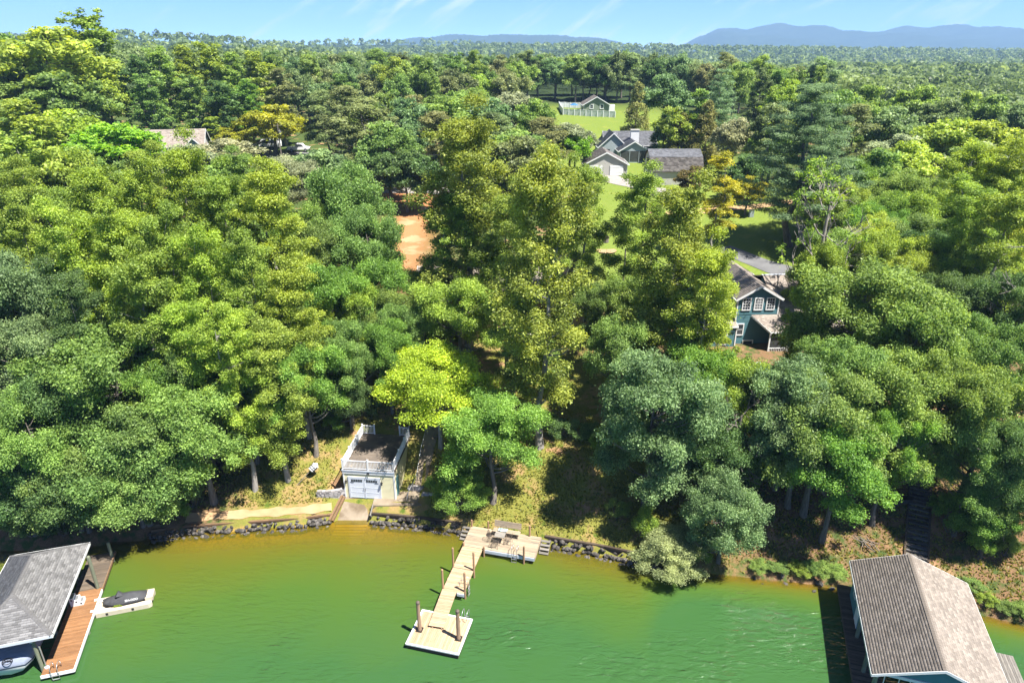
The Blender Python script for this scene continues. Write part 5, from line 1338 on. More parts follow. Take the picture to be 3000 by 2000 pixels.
    loft('hull', M['white'], lambda y, w, h: [(-w, y, .55), (-w * .96, y, .25), (-w * .75, y, .02), (0, y, -.12), (w * .75, y, .02), (w * .96, y, .25), (w, y, .55)])
    loft('hull_band', M['blue_dark'], lambda y, w, h: [(-w - .015, y - .01, .52), (-w * .985 - .012, y, .36), (w * .985 + .012, y, .36), (w + .015, y - .01, .52)], False)
    cv = loft('cover', M['cover_blue'], lambda y, w, h: [((w + .03) * math.sin(a), y - .02, .50 + (h - .25) * max(0, math.cos(a)) ** .45 * (1 + .05 * math.sin(9 * a + y * 3))) for a in np.linspace(-math.pi / 2, math.pi / 2, 19)])
    em = MB()   # small oval emblem on the cover's end
    for k in range(20):
        a, c = 2 * math.pi * k / 20, 2 * math.pi * (k + 1) / 20
        em.tube([(.30 * math.cos(a) + .05, .02 + .17 * math.sin(a), 1.01 + .10 * math.sin(a)), (.30 * math.cos(c) + .05, .02 + .17 * math.sin(c), 1.01 + .10 * math.sin(c))], .022, 5)
    em.tube([(-.2, -.02, .99), (.05, .06, 1.04), (.3, -.02, 1.0)], .03, 5).tube([(-.15, .1, 1.05), (.1, .0, 1.01), (.25, .1, 1.06)], .02, 5)
    em.build('emblem', M['black'], cv)
    # molded steps, pole, tray of things on the deck
    s = thing('dock_box_steps', 'white molded boarding steps on the red brown dock', 'steps', W(-1.32, 6.45, .5), LR)
    for k in range(3):
        st = boxpart('step', M['white'], s, -.42 + .28 * k, -.14 + .28 * k, -.3, .3, 0, .72 - .22 * k)
        boxpart('tread_pad', M['metal'], st, -.39 + .28 * k, -.17 + .28 * k, -.24, .24, .722 - .22 * k, .73 - .22 * k)
        boxpart('hand_hole', M['black'], st, -.33 + .28 * k, -.22 + .28 * k, -.306, -.298, .5 - .2 * k, .62 - .2 * k)
    p = thing('lift_pole', 'slim grey pole with a white foot at the dock corner', 'pole', W(-1.75, .62, .5), LR)
    MB().tube([(0, 0, 0), (0, 0, 1.9)], .045, 8).build('shaft', M['metal'], p); MB().tube([(0, 0, 0), (0, 0, .10)], .12, 10).build('foot', M['white'], p)
    # jet ski on its floating port
    J = W(.02, 5.0, 0)
    pt = thing('floating_port', 'cream plastic floating port moored to the red brown dock', 'float', J, LR)
    for (a, bb, ya, yb) in ((0, 3.75, 0, .42), (0, 3.75, 1.18, 1.62), (0, 2.9, .42, 1.18)):
        z1 = .40 if ya != .42 else .28
        mb = MB(); pr = [(a, ya + .06), (a + .06, ya), (bb - .2, ya), (bb, ya + .12), (bb, yb - .12), (bb - .2, yb), (a + .06, yb), (a, yb - .06)]
        mb.prism(pr, 'z', .02, z1); mb.build('float_section', M['float_tan'], pt)
    for x in (.7, 2.4): boxpart('joint_block', M['black'], pt, x, x + .16, -.012, .0, .1, .3)
    for y in (.25, 1.4): boxpart('bracket', M['white'], pt, -.28, -.01, y - .1, y + .1, .46, .53)
    k = thing('jet_ski', 'jet ski under a charcoal cover on the cream floating port', 'jet ski', (W(.45, 5.82, .34)), LR)
    sec = [(0.0, .10, .18, .34), (.25, .34, .10, .46), (.7, .52, .04, .60), (1.15, .56, .0, .72), (1.5, .56, .0, .70), (1.9, .54, .0, .72), (2.4, .52, .02, .66), (2.75, .46, .05, .55), (2.95, .38, .08, .46)]
    mb = MB(); rings = []
    for x, w, zb, zt in sec:
        rings.append([(x, -w * .6, zb), (x, -w, zb + .20), (x, -w * .98, zb + .30), (x, -w * .55, zt - .10), (x, -w * .18, zt), (x, w * .18, zt), (x, w * .55, zt - .10), (x, w * .98, zb + .30), (x, w, zb + .20), (x, w * .6, zb)])
    n = 10; vs = [p_ for r in rings for p_ in r]
    mb.add(vs, [(i * n + q, i * n + (q + 1) % n, (i + 1) * n + (q + 1) % n, (i + 1) * n + q) for i in range(len(rings) - 1) for q in range(n)] + [tuple(range(n)), tuple(range(len(vs) - 1, len(vs) - n - 1, -1))])
    mb.build('cover', M['cover_dark'], k, smooth=True)
    MB().add([(.85, -.12, .62), (.85, .12, .62), (1.05, .36, .84), (1.05, -.36, .84), (1.15, 0, 1.02), (1.5, -.12, .66), (1.5, .12, .66)], [(0, 1, 4), (0, 4, 3), (1, 2, 4), (3, 4, 5), (4, 2, 6), (5, 4, 6), (3, 5, 0), (1, 6, 2)]).build('handlebar_cover', M['cover_dark'], k)
    mb = MB(); mb.tube([(0.05, 0, .1), (1.4, 0, -.02), (3.05, 0, .05)], [.1, .34, .30], 10); mb.build('hull', M['black'], k, smooth=True)
    boxpart('stern_pad', M['float_tan'], k, 2.88, 3.4, -.45, .45, .02, .34)
    # lettering on the cover
    def text(body, size, loc, mat, rot):
        cu = bpy.data.curves.new('lettering', 'FONT'); cu.body = body; cu.size = size; cu.extrude = .004; cu.align_x = 'CENTER'; cu.space_character = .95
        tmp = bpy.data.objects.new('lettering', cu); COL.objects.link(tmp)
        me = bpy.data.meshes.new_from_object(tmp.evaluated_get(bpy.context.evaluated_depsgraph_get())); bpy.data.objects.remove(tmp)
        me.materials.clear(); me.materials.append(mat); link('lettering', me, k, loc, rot)
    text('SEA-DOO', .21, (2.0, -.50, .38), M['white'], (R(50), 0, 0)); text('RXT-X', .15, (1.05, -.575, .20), M['lime'], (R(80), 0, 0))
    boxpart('side_stripe', M['lime'], k, .75, 1.35, -.572, -.556, .17, .19)
M['blue_dark'] = surf('navy_band', (0.05, 0.07, 0.12), (0.04, 0.05, 0.09), 3, .4)
left_boathouse()

# ================================================================== tan-roofed boathouse at lower right
def right_boathouse():
    O = (21.77, 30.09, 0); AR = R(-17.8)
    def W(x, y, z): c, s = math.cos(AR), math.sin(AR); return (O[0] + c * x - s * y, O[1] + s * x + c * y, z)
    b = thing('boathouse', 'large boathouse with a tan shingled gable roof and teal gable', 'boathouse', O, AR)
    Wd, y0, y1, xr, ze, zr = 7.6, -.15, 10.25, 3.65, 3.3, 4.85
    shingles('roof_plane', [(0, y1, ze), (0, y0, ze), (xr, y0, zr), (xr, y1, zr)], 'sh_tan', b, .30, .17, .010, seed=12)
    shingles('roof_plane', [(Wd, y0, ze), (Wd, y1, ze), (xr, y1, zr), (xr, y0, zr)], 'sh_tan', b, .30, .17, .010, seed=13)
    mb = MB(); n = 48
    for i in range(n):
        a, c = y0 + (y1 - y0) * i / n, y0 + (y1 - y0) * (i + 1.1) / n
        mb.add([(xr - .16, a, zr - .03), (xr, a, zr + .045), (xr + .16, a, zr - .03), (xr - .16, c, zr - .04), (xr, c, zr + .035), (xr + .16, c, zr - .04)], [(0, 1, 4, 3), (1, 2, 5, 4), (0, 2, 1)])
    mb.build('ridge_cap', M['sh_tan'], b)
    sl = (zr - ze) / xr
    for x0, x1, za, zb in ((0, xr, ze, zr), (xr, Wd, zr, ze)):
        for yy in (y0 - .035, y1 + .005): MB().add([(x0, yy, za - .2), (x1, yy, zb - .2), (x1, yy, zb - .005), (x0, yy, za - .005), (x0, yy + .03, za - .2), (x1, yy + .03, zb - .2), (x1, yy + .03, zb - .005), (x0, yy + .03, za - .005)], [(0, 1, 2, 3), (4, 7, 6, 5), (0, 4, 5, 1), (3, 2, 6, 7), (0, 3, 7, 4), (1, 5, 6, 2)]).build('rake_board', M['white'], b)
    for x in (-.03, Wd + .005): boxpart('fascia', M['white'], b, x, x + .025, y0, y1, ze - .2, ze - .01)
    # gable ends
    tp = lambda z: (max(.35, (z - ze) / sl + .30), min(Wd - .35, Wd - (z - ze) / ((zr - ze) / (Wd - xr)) - .30))
    siding('gable_siding', 'teal_light', b, .35, Wd - .35, ze - .15, zr - .1, .42, .15, top=tp)
    MB().prism([(.35, ze - .2), (Wd - .35, ze - .2), (xr, zr - .12)], 'y', .425, .5).build('gable_wall', M['teal_light'], b)
    MB().prism([(.35, ze - .2), (Wd - .35, ze - .2), (xr, zr - .12)], 'y', 9.7, 9.78).build('gable_wall', M['teal_light'], b)
    boxpart('gable_beam', M['white'], b, .3, Wd - .3, .36, .52, ze - .42, ze - .205)
    # closed store at the back left
    boxpart('wall', M['teal_light'], b, .42, 3.2, 6.3, 9.7, .66, ze - .12)
    siding('side_siding', 'teal_light', b, 6.3, 9.72, .66, ze - .2, 0, .15, facing=-1, Mx=side_M(.42))
    window(b, 8.35, 1.75, .5, .8, -.02, Mx=side_M(.42), grid=(2, 2))
    for y in (6.32, 6.75, 7.2): boxpart('door_trim', M['white'], b, .365, .40, y, y + .12, .68, ze - .3)
    boxpart('side_door', M['white'], b, .375, .395, 6.44, 7.2, .68, 2.85)
    for x in (.38, Wd - .5):
        for y in (.25, 2.6, 5.6): post(b, x, y, -3, ze - .15, .14, 'pile_green', 'pile')
    for x in (.38, Wd - .5): boxpart('beam', M['offwhite'], b, x - .09, x + .09, .1, 9.7, ze - .42, ze - .14)
    for k in range(7): MB().bar((1.2 + .75 * k, .6, ze - .25), (1.2 + .75 * k, 9.6, ze - .25), .06, .16).build('rafter_tie', M['offwhite'], b)
    for i, x in enumerate((.95, 1.75, 2.35, 3.0, 4.4, 5.4)):
        MB().tube([(x, .55, ze - .3), (x + .02, .6, .9)], .03, 6).build('lift_cable', M['white'], b)
    boxpart('boat_lift_motor', M['white'], b, 2.9, 3.4, .5, .8, 2.2, 2.6)
    d = thing('boathouse_dock', 'dark plank dock inside and left of the tan-roofed boathouse', 'dock', O, AR)
    y = 1.0
    while y < 10.6:
        plank('plank', 'deck_dark', d, 1.75, .135, .04, (.55, y + .07, .60 + random.uniform(-.004, .004))); y += .143
    boxpart('edge_board', M['deck_dark'], d, -.36, -.325, 1.0, 10.6, .36, .6)
    boxpart('edge_board', M['deck_old'], d, -.36, 1.45, .94, .985, .34, .62)
    for y in (1.5, 4.5, 7.5): post(d, -.2, y, -3, .56, .11, 'pile_green', 'pile')
    e = thing('side_dock', 'grey weathered plank dock right of the tan-roofed boathouse', 'dock', O, AR)
    for i in range(17): plank('plank', 'deck_grey', e, 6.4, .135, .04, (7.75 + .143 * i, 3.8, .62 + random.uniform(-.004, .004)), math.pi / 2)
    boxpart('joist', M['tie_brown'], e, 7.7, 10.1, .65, .75, .4, .6); boxpart('joist', M['tie_brown'], e, 7.7, 10.1, 6.8, 6.9, .4, .6)
    for y in (1.2, 6.4): post(e, 10.05, y, -3, .62, .1, 'pile_green', 'pile')
    q = thing('dock_stairs', 'white topped steps on the grey dock beside the tan roof', 'steps', W(8.4, 2.05, .64), AR)
    for k in range(3):
        boxpart('tread', M['white'], q, -.55, .55, -.32 + .32 * k, -.02 + .32 * k, .26 + .2 * k, .31 + .2 * k)
        boxpart('riser', M['deck_dark'], q, -.52, .52, -.30 + .32 * k, -.27 + .32 * k, 0, .258 + .2 * k)
    for s in (-.5, .5): MB().bar((s, -.3, .1), (s, .62, .6), .05, .2).build('stringer', M['deck_grey'], q)
right_boathouse()

# ================================================================== steps on the hillside
def hillside_steps():
    a, c = ground(2104, 1285), ground(2113, 1040)
    o = thing('hillside_steps', 'long flight of dark timber steps climbing the bank on the right', 'steps', a)
    n = 26; d = Vector((c.x - a.x, c.y - a.y, 0)); ang = math.atan2(d.y, d.x) - math.pi / 2
    for i in range(n):
        t = (i + .5) / n; x, y = a.x + d.x * t, a.y + d.y * t; z = gz(x, y) + .10
        plank('tread', 'tie_step', o, 1.45, .33, .12, (x - a.x, y - a.y, z - a.z), ang + random.uniform(-.02, .02))
    s = Vector((math.cos(ang), math.sin(ang), 0)) * .80
    for sg in (-1, 1):
        for i in range(6):
            t0, t1 = i / 6, (i + 1) / 6; p, q = a + d * t0, a + d * t1
            P = Vector((p.x - a.x, p.y - a.y, gz(p.x, p.y) + .08 - a.z)) + s * sg; Q = Vector((q.x - a.x, q.y - a.y, gz(q.x, q.y) + .08 - a.z)) + s * sg
            MB().bar(P, Q, .14, .22).build('side_timber', M['tie'], o)
M['tie_step'] = surf('tarred_step', (0.075, 0.068, 0.065), (0.19, 0.17, 0.155), 2.2, .9, rnd=.35, stretch=(1, 4, 4), bump=.3)
hillside_steps()
def garden_steps():
    a = ground(1172, 897); o = thing('garden_steps', 'small wooden steps with a pale rail on the slope below the hidden house', 'steps', a, R(-28))
    for k in range(6): plank('tread', 'deck_old', o, 1.35, .42, .09, (0, .42 * k, .14 + .23 * k))
    boxpart('landing', M['deck_old'], o, -.75, .75, 2.4, 3.3, 1.36, 1.46)
    for s in (-.66, .66): MB().bar((s, -.1, -.05), (s, 2.4, 1.3), .07, .24).build('stringer', M['tie_brown'], o)
    MB().tube([(-.85, -.7, .2), (-.8, -.3, .95), (-.76, 1.2, 1.7), (-.76, 2.6, 2.4), (-.78, 3.2, 2.5)], .035, 7).build('rail', M['white_grey'], o, smooth=True)
    for y, z in ((-.2, 1.0), (1.2, 1.7), (2.6, 2.4)): MB().tube([(-.77, y, z - 1.1), (-.77, y, z)], .03, 6).build('rail_post', M['white_grey'], o)
garden_steps()
def brush():
    rr = random.Random(6)
    for px, py, lab in ((2045, 1152, 'ring of dark stones round a fire pit on the right slope'),):
        p = ground(px, py); o = thing('fire_pit', lab, 'fire pit', p)
        for k in range(11):
            a = 2 * math.pi * k / 11; s = rr.uniform(.16, .24); link('stone', rr.choice(ROCKS), o, (math.cos(a) * .6, math.sin(a) * .6, .08), (0, 0, a), (s, s, s))
        MB().tube([(0, 0, .01), (0, 0, .05)], [.48, .4], 12).build('ash', M['black'], o)
    p = ground(1988, 1245); o = thing('branch_pile', 'small heap of cut branches on the dirt near the tan roof', 'branches', p)
    for k in range(9):
        a = rr.uniform(0, 3.14); l = rr.uniform(.5, 1.1); c = Vector((rr.uniform(-.4, .4), rr.uniform(-.3, .3), .06 + .04 * k * .5)); v = Vector((math.cos(a), math.sin(a), rr.uniform(-.05, .15))) * l
        MB().tube([c - v, c, c + v], [.035, .03, .015], 5).build('branch', M['bark'], o)
    p = ground(2080, 1152); o = thing('cooler', 'small dark chest beside the hillside steps', 'chest', p)
    boxpart('body', M['cover_dark'], o, -.4, .4, -.25, .25, 0, .35); boxpart('lid', M['black'], o, -.42, .42, -.27, .27, .352, .41)
brush()
# thin shore grass
def grass():
    rng = np.random.default_rng(15); n = 52000
    X = np.concatenate([rng.uniform(-29, 14, int(n * .65)), rng.uniform(14, 42, n - int(n * .65))]); d = rng.uniform(.9, 15, n) * rng.random(n) ** .3; Y = shore_y(X) + d
    dens = .5 + .5 * np.sin(X * .9 + np.sin(Y * .7) * 2) * np.cos(Y * 1.1 + X * .3)
    apron = (X > -16.2) & (X < -7.4) & (d < 9); path = (X < -15.5) & (d < 1.7)
    k = (rng.random(n) < .35 + .65 * dens) & ~apron & ~path; X, Y = X[k], Y[k]; n = len(X); Z = terrain(X, Y)
    a = rng.uniform(0, 6.28, n); h = rng.uniform(.05, .15, n) * np.where(rng.random(n) < .06, 1.9, 1); w = rng.uniform(.05, .11, n); ln = rng.normal(size=(n, 2)) * .07
    p = np.stack([X, Y, Z], 1); t = np.stack([np.cos(a), np.sin(a), 0 * a], 1) * w[:, None]; tip = np.stack([ln[:, 0], ln[:, 1], h], 1)
    v = np.stack([p - t, p + t, p + t * .5 + tip, p - t * .5 + tip], 1).reshape(-1, 3)
    me = leaf_mesh('grass', v, np.clip(.5 + rng.normal(size=n) * .25, 0, 1), M['leaf']); o = link('grass', me); o.color = (.20, .20, .04, 1)
    tag(o, 'thin dry grass on the shore lawns', 'grass', kind='stuff')
grass()
# ================================================================== houses up the slope
def gable_roof(o, x0, x1, y0, y1, ze, zr, mat, axis='x', over=.35, seed=1, tw=.5, th=.28, trim='white'):
    """roof over the rectangle; ridge along `axis`"""
    if axis == 'x':
        ym = (y0 + y1) / 2; s = (zr - ze) / (ym - y0); zo = ze - s * over; a, b, c, d = x0 - over, x1 + over, y0 - over, y1 + over
        shingles('roof_plane', [(a, c, zo), (b, c, zo), (b, ym, zr), (a, ym, zr)], mat, o, tw, th, seed=seed)
        shingles('roof_plane', [(b, d, zo), (a, d, zo), (a, ym, zr), (b, ym, zr)], mat, o, tw, th, seed=seed + 1)
        for x in (a - .03, b): 
            for (ya, za, yb, zb) in ((c, zo, ym, zr), (ym, zr, d, zo)): MB().add([(x, ya, za - .24), (x, yb, zb - .24), (x, yb, zb + .02), (x, ya, za + .02), (x + .03, ya, za - .24), (x + .03, yb, zb - .24), (x + .03, yb, zb + .02), (x + .03, ya, za + .02)], [(0, 1, 2, 3), (4, 7, 6, 5), (0, 4, 5, 1), (3, 2, 6, 7), (0, 3, 7, 4), (1, 5, 6, 2)]).build('rake_board', M[trim], o)
        boxpart('gutter', M[trim], o, a, b, c - .10, c - .02, zo - .14, zo - .01)
    else:
        xm = (x0 + x1) / 2; s = (zr - ze) / (xm - x0); zo = ze - s * over; a, b, c, d = x0 - over, x1 + over, y0 - over, y1 + over
        shingles('roof_plane', [(a, d, zo), (a, c, zo), (xm, c, zr), (xm, d, zr)], mat, o, tw, th, seed=seed)
        shingles('roof_plane', [(b, c, zo), (b, d, zo), (xm, d, zr), (xm, c, zr)], mat, o, tw, th, seed=seed + 1)
        for y in (c - .03, d):
            for (xa, za, xb, zb) in ((a, zo, xm, zr), (xm, zr, b, zo)): MB().add([(xa, y, za - .24), (xb, y, zb - .24), (xb, y, zb + .02), (xa, y, za + .02), (xa, y + .03, za - .24), (xb, y + .03, zb - .24), (xb, y + .03, zb + .02), (xa, y + .03, za + .02)], [(0, 1, 2, 3), (4, 7, 6, 5), (0, 4, 5, 1), (3, 2, 6, 7), (0, 3, 7, 4), (1, 5, 6, 2)]).build('rake_board', M[trim], o)
        for x in (a - .10, b + .02): boxpart('gutter', M[trim], o, x, x + .08, c, d, zo - .14, zo - .01)
def gable_wall(o, x0, x1, y0, y1, zb, ze, zr, mat, axis='x', course=.16):
    """walls with gable ends under the roof; lap siding on the faces that show"""
    if axis == 'y':
        xm = (x0 + x1) / 2
        MB().prism([(x0, zb), (x1, zb), (x1, ze - .02), (xm, zr - .12), (x0, ze - .02)], 'y', y0, y1).build('wall', M[mat], o)
        sl = (zr - ze) / (xm - x0)
        siding('front_siding', mat, o, x0, x1, zb, zr - .2, y0, course, top=lambda z: (x0 + max(0, (z - ze + .05) / sl), x1 - max(0, (z - ze + .05) / sl)))
        for x, f in ((x0, -1), (x1, 1)): siding('side_siding', mat, o, y0, y1, zb, ze - .25, 0, course, facing=f, Mx=side_M(x))
    else:
        ym = (y0 + y1) / 2
        MB().prism([(y0, zb), (y1, zb), (y1, ze - .02), (ym, zr - .12), (y0, ze - .02)], 'x', x0, x1).build('wall', M[mat], o)
        siding('front_siding', mat, o, x0, x1, zb, ze - .25, y0, course)
        sl = (zr - ze) / (ym - y0)
        for x, f in ((x0, -1), (x1, 1)): siding('side_siding', mat, o, y0, y1, zb, zr - .2, 0, course, facing=f, Mx=side_M(x), top=lambda z: (y0 + max(0, (z - ze + .05) / sl), y1 - max(0, (z - ze + .05) / sl)))
def house_base(name, label, x, y, rz=0., cat='house', lift=0.): return thing(name, label, cat, (x, y, gz(x, y) + lift), rz)

def teal_house():
    o = thing('house', 'two storey teal house with white trim and taupe roof', 'house', (27.05, 70.5, 7.0), R(3))
    gable_wall(o, -2.3, 2.3, 0, 5.5, -.6, 6.0, 7.35, 'teal', 'y')
    gable_roof(o, -2.3, 2.3, 0, 9.0, 6.0, 7.35, 'sh_taupe', 'y', over=.32, seed=21, tw=.34, th=.2)
    for x in (-2.36, 2.25): boxpart('corner_trim', M['white'], o, x, x + .12, -.06, .06, -.6, 5.85)
    for x in (-1.32, 0.02, 1.36): window(o, x, 4.55, .78, 1.25, -.03, grid=(3, 4), glass='curtain' if x == .02 else 'glass', fw=.11)
    boxpart('belt_trim', M['teal'], o, -2.3, 2.3, -.045, -.031, 3.95, 4.1)
    # main block with its long front slope down to the porch
    MB().prism([(1.0, -.6), (10.2, -.6), (10.2, 3.7), (5.2, 6.45), (1.0, 4.15)], 'x', 2.32, 9.2).build('main_wall', M['teal'], o)
    shingles('roof_plane', [(2.3, -2.2, 2.7), (9.4, -2.2, 2.7), (9.4, 5.2, 6.8), (2.3, 5.2, 6.8)], 'sh_taupe', o, .34, .2, seed=23)
    shingles('roof_plane', [(9.4, 11, 3.6), (-.5, 11, 3.6), (-.5, 5.2, 6.8), (9.4, 5.2, 6.8)], 'sh_taupe', o, .34, .2, seed=24)
    shingles('porch_roof', [(.85, -2.2, 2.7), (2.3, -2.2, 2.7), (2.3, -.02, 3.9), (-.6, -.02, 3.9)], 'sh_taupe', o, .34, .2, seed=25)
    boxpart('gutter', M['white'], o, .85, 9.4, -2.3, -2.22, 2.56, 2.69)
    MB().bar((.85, -2.22, 2.6), (-.6, -.02, 3.78), .05, .2).build('rake_board', M['white'], o)
    boxpart('ridge_cap', M['white_grey'], o, 2.2, 9.4, 5.1, 5.3, 6.79, 6.85)
    for x in (.95, 3.0, 5.2, 7.2, 9.2): boxpart('porch_post', M['white'], o, x - .07, x + .07, -2.12, -1.98, -.4, 2.55)
    boxpart('porch_floor', M['deck_grey'], o, .6, 9.3, -2.3, .95, -.3, -.12)
    boxpart('porch_screen', M['screen'], o, 1.05, 9.1, -2.02, -1.99, .75, 2.5)
    rl = thing_part('porch_railing', o)
    for z in (.0, .7): boxpart('rail', M['white'], rl, 1.0, 9.2, -2.12, -2.06, z, z + .08)
    for i in range(40): boxpart('baluster', M['white'], rl, 1.1 + .2 * i, 1.14 + .2 * i, -2.11, -2.07, .08, .7)
    # lower wing at left
    gable_wall(o, -5.2, -2.32, -.7, 5.0, -.8, 2.9, 3.5, 'teal', 'x')
    gable_roof(o, -5.2, -2.45, -.7, 5.0, 2.95, 3.7, 'sh_taupe', 'x', over=.2, seed=27, tw=.34, th=.2)
    boxpart('corner_trim', M['white'], o, -5.26, -5.12, -.76, -.6, -.8, 2.8); boxpart('corner_trim', M['white'], o, -2.40, -2.28, -.78, -.6, -.8, 2.8)
    window(o, -1.75, 1.6, .75, 1.2, -.03, grid=(1, 2), fw=.11); window(o, -.6, -.2, 1.0, 1.0, -.03, grid=(1, 2), fw=.11); window(o, -3.8, .8, .8, 1.3, -.73, grid=(1, 2), fw=.11)
    # dormer on the right
    gable_wall(o, 6.6, 9.0, .6, 4.0, 3.2, 5.2, 6.1, 'teal', 'y'); gable_roof(o, 6.6, 9.0, .6, 5.0, 5.2, 6.1, 'sh_taupe', 'y', over=.25, seed=29, tw=.34, th=.2)
    window(o, 7.8, 3.9, 1.2, 1.0, .57, grid=(3, 2), fw=.11)
    b = thing('bird_bath', 'white pedestal bird bath below the teal house porch', 'bird bath', ground(1742, 852))
    MB().tube([(0, 0, 0), (0, 0, .08), (0, 0, .15), (0, 0, .7), (0, 0, .76)], [.25, .22, .09, .07, .12], 12).build('pedestal', M['white'], b); MB().tube([(0, 0, .76), (0, 0, .88)], [.14, .42], 14).build('bowl', M['white'], b)
teal_house()

def hidden_house():
    o = thing('house', 'house with a grey brown roof and steep white edged gable half hidden by trees', 'house', (0, 74, 7.0), 0)
    gable_wall(o, -11, 3.4, 2.0, 10, -.4, 4.1, 6.6, 'brick', 'x'); gable_roof(o, -11, 3.4, 2.0, 10, 4.1, 6.6, 'sh_taupe', 'x', over=.5, seed=31, tw=.34, th=.2)
    MB().prism([(4.0, 1.2), (10, 1.2), (7, 9.9)], 'y', -.4, 8).build('gable_wall', M['tanbrick'], o)
    shingles('roof_plane', [(3.7, 8.3, .9), (3.7, -.9, .9), (7, -.9, 10.2), (7, 8.3, 10.2)], 'sh_taupe', o, .34, .2, seed=33)
    shingles('roof_plane', [(10.3, -.9, .9), (10.3, 8.3, .9), (7, 8.3, 10.2), (7, -.9, 10.2)], 'sh_taupe', o, .34, .2, seed=34)
    for a, c in (((3.66, -.93, .9), (7, -.93, 10.2)), ((10.34, -.93, .9), (7, -.93, 10.2))): MB().bar(a, c, .05, .34, up=(0, 1, 0)).build('rake_board', M['white'], o)
    for z in (3.6, 1.6): window(o, 8.35, z, .8, 1.4, -.43, grid=(1, 2)); window(o, 6.3, z, 1.4, 1.4, -.43, grid=(2, 2))
    # buff stone lower wall, stone by stone where it shows
    rr = random.Random(4)
    boxpart('lower_wall', M['tanbrick'], o, 3.8, 10, -.55, 8, -.6, 1.18)
    for r in range(7):
        x = 7.6 - .2 * (r % 2)
        while x < 9.9:
            w = rr.uniform(.35, .6); plank('stone', 'tanbrick', o, w - .03, .12, .20, (x + w / 2, -.60, -.45 + .235 * r)); x += w
    boxpart('patio', M['brick'], o, 2.5, 10.5, -3.8, -.7, -.42, -.2)
    rl = thing_part('deck_railing', o)
    for z in (.95, 1.75): boxpart('rail', M['white'], rl, -10.5, -5.5, -.95, -.87, z, z + .07)
    for i in range(34): boxpart('baluster', M['white'], rl, -10.4 + .145 * i, -10.36 + .145 * i, -.93, -.89, 1.02, 1.75)
    boxpart('deck', M['deck_red'], o, -10.8, -5.0, -.9, 2.0, .55, .75)
    for x in (-10.6, -7.8, -5.2): boxpart('deck_post', M['white'], o, x, x + .12, -.85, -.73, -.6, .55)
    p = thing('flower_pot', 'red flower pot on the brick patio of the hidden house', 'flower pot', (5.0, 70.9, 6.82))
    MB().tube([(0, 0, 0), (0, 0, .4), (0, 0, .46)], [.2, .3, .33], 12).build('pot', M['terracotta'], p); MB().tube([(0, 0, .40), (0, 0, .45)], .28, 12).build('soil', M['tie'], p)
hidden_house()

